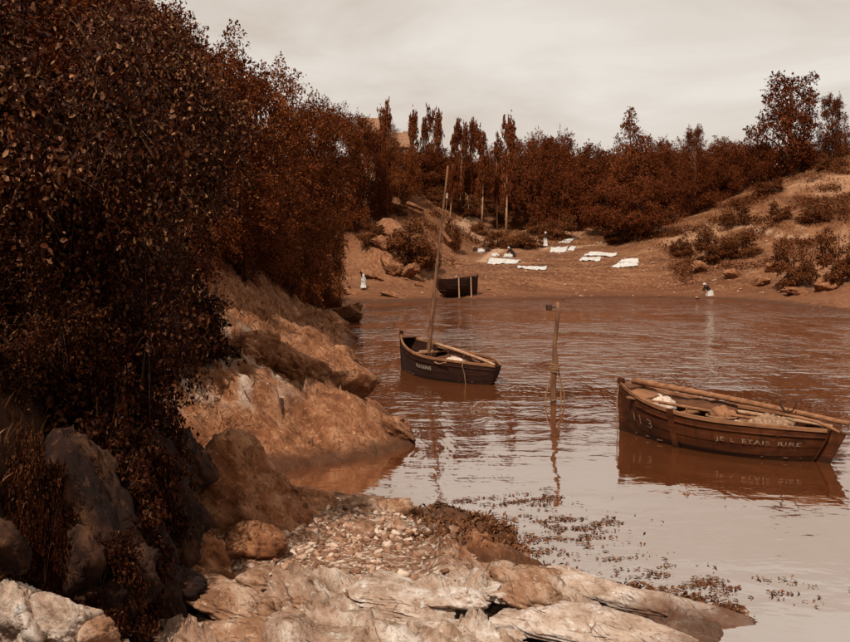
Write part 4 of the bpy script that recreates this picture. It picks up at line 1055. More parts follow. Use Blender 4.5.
mb = MB(); pts = [mfoot + (mtop - mfoot) * f + np.array([0.0, 0.02 * math.sin(f * 3.1), 0]) for f in np.linspace(0, 1, 9)]
mb.tube(pts, [0.062 - 0.036 * f for f in np.linspace(0, 1, 9)], 10); mast = mb.obj('mast', M['wood_pole'], mastboat, True)
ax = (mtop - mfoot) / np.linalg.norm(mtop - mfoot)
mb = MB(); p = mfoot + (mtop - mfoot) * 0.855
mb.box(p + np.array([0.02, -0.07, 0]), (0.08, 0.07, 0.16)); mb.obj('halyard_block', M['paint_white'], mast, bevel=0.015)
mb = MB(); mb.tube([p + np.array([0, -0.08, -0.08]), mfoot + (mtop - mfoot) * 0.4 + np.array([0.03, -0.11, 0]), mfoot + (mtop - mfoot) * 0.1 + np.array([0.03, -0.10, 0])], 0.009, 6); mb.obj('halyard', M['rope'], mast)
mb = MB(); c0 = mfoot + (mtop - mfoot) * 0.17 + np.array([0.0, 0.13, 0])
mb.tube([c0 + 0.09 * np.array([0.2 * math.cos(a), math.cos(a), math.sin(a)]) for a in np.linspace(0.4, 5.6, 16)], 0.013, 6); mb.obj('mast_hoop', M['rope'], mast)
mb = MB(); mb.box((HM.L * 0.22, 0, HM.sheer(0.72) - 0.12), (0.16, 0.42, 0.06)); mb.obj('mast_clamp', M['wood_pale'], mastboat, bevel=0.006)
mb = MB(); e = HM.pt(0.16, 1, 0.04, 1); mb.tube([e + np.array([0, -0.02, 0.03]), e + np.array([-0.02, 0.03, -0.1]), HM.pt(0.15, 0.7, 0.03, 1), HM.pt(0.14, 0.42, 0.03, 1) + np.array([0, 0.03, -0.12])], 0.014, 6); mb.obj('hanging_rope', M['rope'], mastboat)
mb = MB(); mb.tube([HM.pt(0.36, 1, 0.01, 1) + np.array([0, 0, -0.09]) + np.array([d, 0.035, -0.03 * math.sin(abs(d) * 9)]) for d in np.linspace(-0.5, 0.0, 9)], 0.02, 6); mb.obj('fender_rope', M['rope'], mastboat)
def spar(name, label, cat, a, b, r0, r1, mat, bow_=0.0, blade=False, group=None):
    a = np.asarray(a, float); b = np.asarray(b, float); d = b - a
    t = thing(name, label, cat, a, 0, group)
    mb = MB(); mb.tube([d * f + np.array([0, 0, bow_ * math.sin(math.pi * f)]) for f in np.linspace(0, 1, 7)], [r0 + (r1 - r0) * f for f in np.linspace(0, 1, 7)], 9); mb.obj('shaft', M[mat], t, True)
    if blade:
        u = d / np.linalg.norm(d); w = np.cross(u, [0, 0, 1]); w /= np.linalg.norm(w); h = np.cross(w, u)
        mb = MB(); P = []
        for (f, ww) in ((-0.02, 0.03), (0.12, 0.065), (0.55, 0.075), (0.62, 0.06)):
            c = -u * f; P.append([c - w * ww - h * 0.012, c + w * ww - h * 0.012, c + w * ww + h * 0.012, c - w * ww + h * 0.012])
        mb.grid(P, True); mb.F.append(tuple(len(mb.V) - 4 + k for k in range(4))); mb.obj('blade', M[mat], t)
    return t
def W_(o, H, q, y, dz): return to_world(o, np.array([H.L * (q - 0.5), y, H.sheer(q) + dz]))
spar('boom', 'long pale spar laid along the boat with the mast', 'spar', W_(mastboat, HM, 0.70, -0.28, 0.10), W_(mastboat, HM, -0.02, 0.12, 0.05), 0.052, 0.035, 'wood_pale', 0.03)
spar('oar', 'pale oar lying beside the long spar in the masted boat', 'oar', W_(mastboat, HM, 0.62, -0.45, 0.02), W_(mastboat, HM, 0.04, -0.1, 0.06), 0.026, 0.022, 'wood_mid', 0.0, True)
def heap(name, label, cat, loc, size, mat, seed, rz=0.0):
    """a crumpled pile of cloth or net, rucked along its length"""
    U, Fc = sphere_grid(40, 20)
    R = 1 + 0.28 * fbm(U[:, 0] * 2.2 + seed, U[:, 1] * 2.2 + U[:, 2] * 1.3, 4, seed) + 0.10 * np.sin(9 * U[:, 0] + 4 * fbm(U[:, 0] * 3, U[:, 1] * 3, 2, seed + 3))
    V = U * R[:, None]; V[:, 2] = np.where(V[:, 2] < -0.25, -0.25, V[:, 2])
    V = V * np.array(size); V[:, 2] -= V[:, 2].min()
    o = add(name, mesh_py(name, V, Fc, True), M[mat]); o.location = [float(v) for v in loc]; o.rotation_euler = (0, 0, rz)
    return tag(o, label, cat)
p = to_world(mastboat, np.array([-0.25, -0.22, 0.07])); heap('furled_sail', 'dark furled sail bundled along the far side of the masted boat', 'sail', p, (1.25, 0.22, 0.42), 'hull_inside', 5, rz)
p = to_world(mastboat, np.array([-0.75, 0.28, HM.sheer(0.3) - 0.13])); heap('cloth_bundle', 'pale cloth bundle on the thwart of the masted boat', 'bundle', p, (0.34, 0.2, 0.12), 'paint_white', 9, rz)

# laden boat at the right
loc, rz2, L = boat_xf(PW(625, 431), PW(821, 462))
HR = Hull(L * 1.03, 1.66, 0.93, 0.60, 0.55, 0.36, 0.12, 0.06)
laden = thing('moored_boat', 'laden brown open boat with white bow number, afloat at the right', 'boat', loc, rz2, 'boats afloat in the creek')
hull_boat(laden, HR, 'hull_brown', 6, 18, 'wood_mid', (0.16, 0.4, 0.64))
for ch, q0 in (('1', 0.885), ('1', 0.835), ('3', 0.765)):
    lettering(laden, HR, ch, q0, q0 - 0.028 * (1 if ch == '1' else 1.5), 0.60, 0.24, 1, 'paint_faded', 'number_lettering')
for wd_, q0, q1 in (('JE', 0.375, 0.34), ('L', 0.315, 0.30), ('ETAIS', 0.27, 0.165), ('RIRE', 0.14, 0.06)):
    lettering(laden, HR, wd_, q0, q1, 0.685, 0.10, 1, 'paint_faded', 'name_lettering')
q = 0.60; mb = MB(); a = HR.pt(q, 1.0, 0.045, 1) + np.array([0, 0.02, 0.05]); b_ = HR.pt(q, 0.36, 0.05, 1) + np.array([-0.03, 0.03, -0.04])
w = np.array([0.055, 0, 0]); h = np.array([0, 0.035, 0]); mb.hexa([b_ - w - h, b_ + w - h, b_ + w + h, b_ - w + h, a - w - h, a + w - h, a + w + h, a - w + h]); mb.obj('leg_post', M['hull_brown'], laden, bevel=0.008)
# small foredeck
mb = MB(); P = []
for q in (0.80, 0.86, 0.92, 0.975):
    P.append([HR.pt(q, 1, -0.03, 1) + np.array([0, 0, -0.02]), np.array([HR.L * (q - 0.5), 0, HR.sheer(q) + 0.0]), HR.pt(q, 1, -0.03, -1) + np.array([0, 0, -0.02])])
mb.grid(P); dk = mb.obj('foredeck', M['wood_mid'], laden); sm = dk.modifiers.new('thick', 'SOLIDIFY'); sm.thickness = 0.03
for (q, sd_) in ((0.52, -1), (0.56, -1), (0.34, -1), (0.37, -1), (0.52, 1), (0.34, 1)):
    mb = MB(); a = HR.pt(q, 1, -0.01, sd_); mb.tube([a + np.array([0, 0, -0.02]), a + np.array([0, 0, 0.15])], [0.018, 0.014], 7); mb.obj('thole_pin', M['wood_mid'], laden)
mb = MB(); x0 = -HR.L / 2 - 0.05
a0 = HR.pt(0, 0)[0] - 0.05; a1 = HR.pt(0, 1)[0] - 0.05; x0 = a1
V8 = [(a0 - 0.34, -0.02, -0.22), (a0, -0.02, -0.22), (a0, 0.02, -0.22), (a0 - 0.34, 0.02, -0.22), (a1 - 0.20, -0.02, 0.50), (a1, -0.02, 0.62), (a1, 0.02, 0.62), (a1 - 0.20, 0.02, 0.50)]
mb.hexa(V8); rud = mb.obj('rudder', M['hull_brown'], laden, bevel=0.006)
mb = MB(); mb.tube([(x0 - 0.10, 0, 0.53), (x0 + 0.25, 0.05, 0.66), (x0 + 0.75, 0.12, 0.72)], [0.03, 0.026, 0.02], 8); mb.obj('tiller', M['wood_mid'], rud)
mb = MB(); mb.tube([HR.pt(0.985, 1, 0.0, 1) + np.array([0.05, 0.0, 0.0]), HR.pt(0.99, 0.6, 0.03, 1) + np.array([0.07, 0.05, 0]), HR.pt(0.99, 0.25, 0.03, 1) + np.array([0.06, 0.06, -0.12])], 0.012, 6); mb.obj('mooring_rope', M['rope'], laden)
spar('lowered_mast', 'long thick mast lowered along the far side of the laden boat', 'mast', W_(laden, HR, 0.97, -0.18, 0.06), W_(laden, HR, -0.07, -0.30, 0.10), 0.062, 0.042, 'wood_mid', 0.02)
spar('yard', 'pale yard lying inside the lowered mast of the laden boat', 'spar', W_(laden, HR, 0.50, -0.36, -0.02), W_(laden, HR, -0.02, -0.12, 0.04), 0.038, 0.028, 'wood_pale', 0.0)
spar('oar', 'oar lying along the near side of the laden boat', 'oar', W_(laden, HR, 0.74, 0.34, -0.02), W_(laden, HR, 0.2, 0.1, -0.02), 0.03, 0.024, 'wood_mid', 0.0, True)
p = W_(laden, HR, 0.22, 0.08, -0.38); heap('fishing_net', 'pale heaped fishing net in the stern of the laden boat', 'net', p, (0.46, 0.42, 0.36), 'net', 17, rz2)
p = W_(laden, HR, 0.80, -0.05, -0.26); heap('cloth_bundle', 'pale cloth bundle under the foredeck edge of the laden boat', 'bundle', p, (0.3, 0.3, 0.2), 'paint_white', 23, rz2)
p = W_(laden, HR, 0.60, -0.34, -0.1); heap('sail_bundle', 'dark sail bundle tied to the lowered mast in the laden boat', 'sail', p, (0.75, 0.14, 0.15), 'hull_inside', 27, rz2)
# basket with a rope coil on it, and the pale tub beside it
t = thing('fish_basket', 'round wicker basket amidships in the laden boat', 'basket', W_(laden, HR, 0.44, 0.16, -0.44))
mb = MB(); rows = [[(r_ * math.cos(a), r_ * math.sin(a), z) for a in np.linspace(0, 2 * math.pi, 20, endpoint=False)] for (r_, z) in ((0.20, 0), (0.235, 0.12), (0.255, 0.26), (0.27, 0.40), (0.245, 0.40), (0.20, 0.1))]
mb.grid(rows, True); mb.obj('wicker_side', M['wood_mid'], t)
for z in (0.1, 0.2, 0.3, 0.405):
    mb = MB(); rr = 0.232 + 0.1 * z; mb.tube([(rr * math.cos(a), rr * math.sin(a), z) for a in np.linspace(0, 2 * math.pi, 22)], 0.018, 6); mb.obj('wicker_band', M['rope'], t)
p = W_(laden, HR, 0.44, 0.16, -0.06); heap('rope_coil', 'brown coil of rope on top of the wicker basket', 'rope', p, (0.22, 0.22, 0.14), 'wood_mid', 31)
t = thing('tub', 'small pale tub in front of the wicker basket', 'tub', W_(laden, HR, 0.37, 0.36, -0.42))
mb = MB(); rows = [[(r_ * math.cos(a), r_ * math.sin(a), z) for a in np.linspace(0, 2 * math.pi, 20, endpoint=False)] for (r_, z) in ((0.13, 0), (0.165, 0.36), (0.145, 0.36), (0.115, 0.04))]
mb.grid(rows, True); mb.obj('tub_side', M['paint_white'], t)
mb = MB(); mb.tube([(0.16 * math.cos(a), 0.16 * math.sin(a), 0.26) for a in np.linspace(0, 2 * math.pi, 20)], 0.01, 6); mb.obj('hoop', M['iron'], t)
t = thing('grapnel', 'small iron grapnel standing in the stern of the laden boat', 'anchor', W_(laden, HR, 0.18, -0.16, -0.3))
mb = MB(); mb.tube([(0, 0, 0), (0.02, 0, 0.5)], [0.016, 0.012], 7); mb.obj('shank', M['iron'], t)
for a in (0.3, 1.9, 3.5, 5.1):
    mb = MB(); mb.tube([(0.02, 0, 0.44)] + [(0.02 + r_ * math.cos(a), r_ * math.sin(a), z) for (r_, z) in ((0.09, 0.46), (0.16, 0.54), (0.17, 0.62))], 0.011, 6); mb.obj('fluke', M['iron'], t)

# beached boat on the far shore
bp_ = sight(459, 296.5, 74, 90); gb = bp_[2]
HB = Hull(3.9, 1.9, 1.25, 0.95, 0.95, 0.5, 0.72, 0.12)
beached = thing('beached_boat', 'dark tarred boat drawn up on the far beach with prop legs', 'boat', (bp_[0], bp_[1], gb + 0.46), math.radians(38))
hull_boat(beached, HB, 'hull_tar', 6, 14, 'hull_tar', (0.25, 0.6))
for (q, sd_) in ((0.62, -1), (0.28, -1), (0.5, 1)):
    mb = MB(); a = HB.pt(q, 1, 0.05, sd_); mb.tube([a + np.array([0, sd_ * 0.02, 0.15]), np.array([a[0], a[1] + sd_ * 0.1, -0.55])], [0.05, 0.06], 7); mb.obj('prop_leg', M['wood_pale'], beached)

# ------------------------------------------------------------------ mooring stake
sp0 = PW(553.5, 403.0)
stake = thing('mooring_stake', 'tall crooked wooden stake standing in the water between the boats', 'stake', sp0)
def sp(c, r): return PX(c, r, sp0[1]) - sp0
mb = MB(); mb.tube([sp(553, 440), sp(553.5, 403), sp(553, 382), sp(555, 362), sp(554.5, 345), sp(556.8, 326), sp(557.8, 312), sp(557.6, 302)], [0.07, 0.07, 0.075, 0.07, 0.05, 0.046, 0.044, 0.04], 10)
mb.obj('post', M['wood_pole'], stake, True)
mb = MB(); c = sp(549.0, 307.5); mb.box(c, (0.12, 0.12, 0.14), 0.3); mb.obj('block', M['iron'], stake, bevel=0.02)
mb = MB(); mb.tube([sp(549, 307), sp(557, 308)], 0.018, 6); mb.obj('block_pin', M['iron'], stake)
mb = MB()
for i in range(5): mb.tube([sp(555 + 0.0, 364 + i * 2.0) + 0.098 * np.array([math.cos(a), math.sin(a), 0.12 * math.sin(a + i)]) for a in np.linspace(0, 6.28, 14)], 0.016, 6)
mb.obj('rope_lashing', M['rope'], stake)
for (pts, dy) in ((((552, 372), (548, 385), (545, 397), (546, 406)), -0.1), (((557, 366), (561, 380), (564.5, 395), (565, 406)), 0.05), (((557, 360), (559, 378), (560.5, 392), (561, 406)), -0.08)):
    mb = MB(); mb.tube([sp(c, r) + np.array([0, dy * i / 3, 0]) for i, (c, r) in enumerate(pts)], 0.016, 6); mb.obj('mooring_rope', M['rope'], stake)
mb = MB(); mb.tube([sp(545, 398) + np.array([0, -0.1, 0]), sp(553, 400) + np.array([0, -0.1, 0]), sp(564.6, 397) + np.array([0, 0.05, 0])], 0.012, 6); mb.obj('cross_rope', M['rope'], stake)

# ------------------------------------------------------------------ linen spread out to dry
def sheet(label, quad, seed, fold=0.10):
    P = [ground_at(c, r) for c, r in quad]
    n, m = 14, 9; G = np.zeros((m, n, 3))
    for j in range(m):
        for i in range(n):
            u, v = i / (n - 1), j / (m - 1)
            G[j, i] = (P[0] * (1 - u) + P[1] * u) * (1 - v) + (P[3] * (1 - u) + P[2] * u) * v
    wob = 0.10 * fbm(G[..., 0] * 1.5 + seed, G[..., 1] * 1.5, 2, seed)
    G[..., 0] += wob; G[..., 1] += 0.8 * wob
    z = terrain(G[..., 0], G[..., 1])[0]
    G[..., 2] = z + 0.04 + fold * np.abs(fbm(G[..., 0] * 2.2, G[..., 1] * 2.2, 3, seed + 4)) * 2
    c = G.reshape(-1, 3).mean(0)
    mb = MB(); mb.grid(G - c); o = mb.obj('linen_sheet', M['linen'], None, True); o.location = c
    s_ = o.modifiers.new('thick', 'SOLIDIFY'); s_.thickness = 0.025
    tag(o, label, 'sheet', 'linen spread out to dry above the beach')
for i, (lb, q) in enumerate([('wide white sheet spread lowest left, nearest the kneeling woman', ((487, 264.5), (516, 264.5), (521, 260.5), (489, 259.5))), ('narrow white sheet lying right of the kneeling woman, nearest the water', ((517, 268.5), (546, 270.5), (547, 267.5), (518, 266))),
                             ('square white cloth beside the standing woman', ((550, 252.5), (566, 252.5), (568, 247), (551, 247.5))), ('small white cloth right of the square cloth by the standing woman', ((568, 251), (574, 251), (576, 247), (570, 247))), ('slanting white sheet highest up the bank, in front of the far bush', ((558, 243.5), (570, 243.5), (577, 237.5), (566, 239.5))),
                             ('broad white sheet in the middle of the linen, front one of its pair', ((579, 261.5), (600, 261.5), (601, 257.5), (582, 257.5))), ('long thin white sheet behind the broad middle one', ((583, 256.5), (616, 256.5), (617, 253), (590, 252.5))), ('white sheet farthest right, front one of its pair', ((610, 268), (638, 267), (637, 263), (618, 263.5))), ('white sheet farthest right, back one of its pair', ((619, 263), (639, 264), (638, 258.5), (621, 260.5)))]):
    sheet(lb, q, i + 3)
for lb, c, r, s_, sd_, mt in (('white linen bundle left of the kneeling woman, farthest from her', 481, 252.5, (0.42, 0.35, 0.34), 3, 'linen'), ('white linen bundle between the kneeling woman and the far bundle', 495, 256.5, (0.45, 0.35, 0.3), 5, 'linen'), ('white linen heaped in front of the kneeling woman', 508, 257.5, (0.5, 0.35, 0.35), 8, 'linen'), ('small dark bundle at the left end of the linen heaps', 475, 251.5, (0.25, 0.25, 0.4), 12, 'cloth_dark'), ('small dark bundle between the two white linen bundles', 487.5, 251.5, (0.28, 0.25, 0.42), 14, 'cloth_dark')):
    heap('linen_bundle' if mt == 'linen' else 'dark_bundle', lb, 'bundle', ground_at(c, r) - np.array([0, 0, 0.04]), s_, mt, sd_)
for lb, q in (('pale plank leaning on the tall bush behind the mast, upper one', ((441, 232), (444, 231), (452, 241), (449, 242))), ('pale plank leaning on the tall bush behind the mast, lower one', ((439, 244), (443, 243), (452, 250), (448, 252)))):
    P = [PX(c, r, 93.5) for c, r in q]; c = sum(P) / 4; o_ = np.array([0, 0.35, 0.1])
    mb = MB(); mb.hexa([P[0] - c, P[1] - c, P[2] - c, P[3] - c] + [p - c + o_ * 0.3 for p in P]); o = mb.obj('plank_board', M['wood_mid']); o.location = c; tag(o, lb, 'plank')

# ------------------------------------------------------------------ people
def skin_body(name, J, E, mat, parent):
    """joints {name: (pos, radius)}, edges; one continuous skinned surface"""
    names = list(J); me = bpy.data.meshes.new(name)
    me.from_pydata([tuple(J[k][0]) for k in names], [(names.index(a), names.index(b)) for a, b in E], [])
    o = add(name, me, M[mat], parent)
    m = o.modifiers.new('skin', 'SKIN'); m.use_smooth_shade = True
    sv = me.skin_vertices[0].data
    used = set(); adj = {k: [] for k in names}
    for a, b in E: adj[a].append(b); adj[b].append(a)
    for i, k in enumerate(names): sv[i].radius = (J[k][1], J[k][1]); sv[i].use_root = False
    for k in names:
        if k in used: continue
        sv[names.index(k)].use_root = True; st = [k]
        while st:
            q = st.pop()
            if q in used: continue
            used.add(q); st += adj[q]
    o.modifiers.new('sub', 'SUBSURF').levels = 1
    o.modifiers['sub'].render_levels = 1
    return o
def person(label, loc, rz, scale, J, clothes, lift=0.0):
    t = thing('person', label, 'person', loc, rz); t.scale = (scale,) * 3
    E = [('pelvis', 'waist'), ('waist', 'chest'), ('chest', 'neck'), ('neck', 'jaw'), ('jaw', 'crown'), ('jaw', 'nose')]
    for s_ in 'lr':
        E += [('chest', 'sh_' + s_), ('sh_' + s_, 'el_' + s_), ('el_' + s_, 'wr_' + s_), ('wr_' + s_, 'pm_' + s_), ('pelvis', 'hp_' + s_), ('hp_' + s_, 'kn_' + s_), ('kn_' + s_, 'an_' + s_), ('an_' + s_, 'to_' + s_)]
    JJ = {}
    rad = dict(pelvis=0.13, waist=0.115, chest=0.135, neck=0.05, jaw=0.075, crown=0.085, nose=0.014, sh=0.058, el=0.043, wr=0.03, pm=0.032, hp=0.09, kn=0.06, an=0.04, to=0.035)
    for k, p in J.items(): JJ[k] = (np.array(p, float), rad[k.split('_')[0]])
    for s_ in 'lr':
        w = JJ['wr_' + s_][0]; pm = JJ['pm_' + s_][0]; d = pm - w; d /= np.linalg.norm(d); side = np.cross(d, [0, 0, 1.0]); side /= np.linalg.norm(side) + 1e-6
        for i, ln in enumerate((0.07, 0.08, 0.075, 0.06)):
            a = pm + side * (i - 1.5) * 0.018; JJ['fa%d_%s' % (i, s_)] = (a, 0.009); JJ['fb%d_%s' % (i, s_)] = (a + d * ln * 0.6, 0.009); JJ['fc%d_%s' % (i, s_)] = (a + d * ln + np.array([0, 0, -0.02]), 0.007)
            E += [('fa%d_%s' % (i, s_), 'fb%d_%s' % (i, s_)), ('fb%d_%s' % (i, s_), 'fc%d_%s' % (i, s_))]
        a = w + d * 0.02 + side * 0.02; JJ['ta_' + s_] = (a, 0.011); JJ['tb_' + s_] = (a + side * 0.04 + d * 0.03, 0.009); E.append(('ta_' + s_, 'tb_' + s_))
    skin_body('body', JJ, E, 'skin', t)
    for (nm, mat, rings) in clothes:
        mb = MB(); rows = []
        for (c, rx, ry, axd) in rings:
            c = np.array(c, float); d = np.array(axd, float); d /= np.linalg.norm(d); yv = np.array([0, 1.0, 0]); xv = np.cross(yv, d)
            rows.append([c + rx * math.cos(a) * xv * (1 + 0.07 * math.sin(7 * a)) + ry * math.sin(a) * yv * (1 + 0.07 * math.cos(6 * a)) for a in np.linspace(0, 2 * math.pi, 28, endpoint=False)])
        mb.grid(rows, True); n_ = 28; mb.F.append(tuple(range(n_))); mb.F.append(tuple(len(mb.V) - n_ + k for k in range(n_))[::-1])
        mb.obj(nm, M[mat], t, True)
    return t
UP = (0, 0, 1)
STAND = dict(pelvis=(0, 0, 0.88), waist=(0, 0, 1.03), chest=(0.01, 0, 1.25), neck=(0.02, 0, 1.40), jaw=(0.05, 0, 1.47), crown=(0.03, 0, 1.56), nose=(0.14, 0, 1.49),
             sh_l=(0, 0.17, 1.32), el_l=(0.02, 0.26, 1.08), wr_l=(0.16, 0.22, 0.93), pm_l=(0.22, 0.19, 0.90), sh_r=(0, -0.17, 1.32), el_r=(-0.02, -0.25, 1.08), wr_r=(0.10, -0.24, 0.90), pm_r=(0.15, -0.22, 0.85),
             hp_l=(0, 0.09, 0.84), kn_l=(0.03, 0.1, 0.46), an_l=(0, 0.1, 0.07), to_l=(0.15, 0.11, 0.035), hp_r=(0, -0.09, 0.84), kn_r=(0.02, -0.1, 0.46), an_r=(-0.02, -0.1, 0.07), to_r=(0.13, -0.11, 0.035))
g = ground_at(545.5, 247)
person('woman standing on the bank in dark bodice, white cap and pale skirt', g, math.radians(200), 1.04, STAND,
       [('bodice', 'cloth_dark', [((0, 0, 0.98), 0.13, 0.15, UP), ((0, 0, 1.08), 0.125, 0.14, UP), ((0.01, 0, 1.25), 0.15, 0.20, UP), ((0.01, 0, 1.36), 0.11, 0.18, UP), ((0.02, 0, 1.41), 0.06, 0.07, UP)]),
        ('skirt', 'cloth_white', [((0, 0, 0.10), 0.27, 0.28, UP), ((0, 0, 0.45), 0.23, 0.24, UP), ((0, 0, 0.85), 0.18, 0.2, UP), ((0, 0, 1.0), 0.135, 0.155, UP)]),
        ('sleeve', 'cloth_dark', [((0, 0.17, 1.34), 0.07, 0.07, (0.0, 0.25, -1)), ((0.02, 0.26, 1.08), 0.065, 0.065, (0.3, 0, -1)), ((0.14, 0.23, 0.95), 0.05, 0.05, (0.6, -0.2, -0.7))]),
        ('sleeve', 'cloth_dark', [((0, -0.17, 1.34), 0.07, 0.07, (0.0, -0.25, -1)), ((-0.02, -0.25, 1.08), 0.065, 0.065, (0.3, 0, -1)), ((0.08, -0.24, 0.93), 0.05, 0.05, (0.6, 0.1, -0.7))]),
        ('cap', 'cloth_white', [((0.01, 0, 1.46), 0.10, 0.10, UP), ((0.0, 0, 1.54), 0.115, 0.11, UP), ((-0.01, 0, 1.62), 0.09, 0.09, UP), ((-0.01, 0, 1.66), 0.03, 0.03, UP)])])
g = ground_at(363.5, 290, 60, 100)
person('small child in a long white smock on the rocks under the left wood', g, math.radians(-40), 0.80, STAND,
       [('smock', 'cloth_white', [((0, 0, 0.22), 0.32, 0.33, UP), ((0, 0, 0.6), 0.24, 0.26, UP), ((0, 0, 1.05), 0.17, 0.19, UP), ((0.01, 0, 1.28), 0.15, 0.2, UP), ((0.01, 0, 1.38), 0.1, 0.16, UP), ((0.02, 0, 1.42), 0.06, 0.06, UP)]),
        ('sleeve', 'cloth_white', [((0, 0.17, 1.34), 0.08, 0.08, (0.0, 0.25, -1)), ((0.02, 0.26, 1.08), 0.075, 0.075, (0.3, 0, -1)), ((0.14, 0.23, 0.95), 0.06, 0.06, (0.6, -0.2, -0.7))]),
        ('sleeve', 'cloth_white', [((0, -0.17, 1.34), 0.08, 0.08, (0.0, -0.25, -1)), ((-0.02, -0.25, 1.08), 0.075, 0.075, (0.3, 0, -1)), ((0.08, -0.24, 0.93), 0.06, 0.06, (0.6, 0.1, -0.7))]),
        ('bonnet', 'cloth_white', [((0.0, 0, 1.44), 0.12, 0.12, UP), ((0.0, 0, 1.54), 0.135, 0.13, UP), ((-0.01, 0, 1.64), 0.1, 0.1, UP), ((-0.01, 0, 1.68), 0.03, 0.03, UP)])])
KNEEL = dict(pelvis=(-0.12, 0, 0.36), waist=(-0.02, 0, 0.50), chest=(0.16, 0, 0.68), neck=(0.28, 0, 0.78), jaw=(0.34, 0, 0.84), crown=(0.35, 0, 0.93), nose=(0.45, 0, 0.82),
             sh_l=(0.18, 0.17, 0.72), el_l=(0.36, 0.22, 0.52), wr_l=(0.5, 0.16, 0.32), pm_l=(0.55, 0.14, 0.27), sh_r=(0.18, -0.17, 0.72), el_r=(0.36, -0.22, 0.52), wr_r=(0.5, -0.16, 0.30), pm_r=(0.55, -0.14, 0.25),
             hp_l=(-0.12, 0.1, 0.32), kn_l=(0.24, 0.13, 0.08), an_l=(-0.16, 0.12, 0.06), to_l=(-0.3, 0.12, 0.04), hp_r=(-0.12, -0.1, 0.32), kn_r=(0.24, -0.13, 0.08), an_r=(-0.16, -0.12, 0.06), to_r=(-0.3, -0.12, 0.04))
def kneel_clothes(sk, bd, cap):
    return [('bodice', bd, [((-0.06, 0, 0.46), 0.14, 0.16, (0.5, 0, 1)), ((0.02, 0, 0.54), 0.135, 0.15, (0.6, 0, 1)), ((0.16, 0, 0.68), 0.15, 0.2, (0.8, 0, 1)), ((0.25, 0, 0.76), 0.1, 0.17, (0.8, 0, 1)), ((0.28, 0, 0.79), 0.055, 0.06, (0.8, 0, 1))]),
            ('skirt', sk, [((-0.06, 0, 0.01), 0.34, 0.27, UP), ((-0.08, 0, 0.16), 0.30, 0.26, UP), ((-0.10, 0, 0.36), 0.2, 0.21, (0.3, 0, 1)), ((-0.04, 0, 0.49), 0.14, 0.16, (0.5, 0, 1))]),
            ('sleeve', bd, [((0.18, 0.17, 0.74), 0.07, 0.07, (0.6, 0.2, -0.7)), ((0.36, 0.22, 0.52), 0.06, 0.06, (0.6, 0, -0.8)), ((0.47, 0.17, 0.37), 0.045, 0.045, (0.5, -0.1, -0.8))]),
            ('sleeve', bd, [((0.18, -0.17, 0.74), 0.07, 0.07, (0.6, -0.2, -0.7)), ((0.36, -0.22, 0.52), 0.06, 0.06, (0.6, 0, -0.8)), ((0.47, -0.17, 0.36), 0.045, 0.045, (0.5, 0.1, -0.8))]),
            (cap, 'cloth_white', [((0.34, 0, 0.86), 0.13, 0.13, (-0.2, 0, 1)), ((0.335, 0, 0.89), 0.15 if cap == 'hat' else 0.12, 0.15 if cap == 'hat' else 0.12, (-0.2, 0, 1)), ((0.325, 0, 0.97), 0.1, 0.1, (-0.2, 0, 1)), ((0.32, 0, 1.01), 0.03, 0.03, (-0.2, 0, 1))])]
g = ground_at(512, 257)
person('woman in dark clothes and white cap kneeling among the linen bundles', g, math.radians(190), 1.05, KNEEL, kneel_clothes('cloth_dark', 'cloth_dark', 'cap'))
g = PW(711, 298.6); g[1] += 0.6; g[2] = gz(g[0], g[1])
person('woman in white hat and pale skirt crouching at the far water edge', g, math.radians(185), 1.12, KNEEL, kneel_clothes('cloth_white', 'cloth_dark', 'hat'))

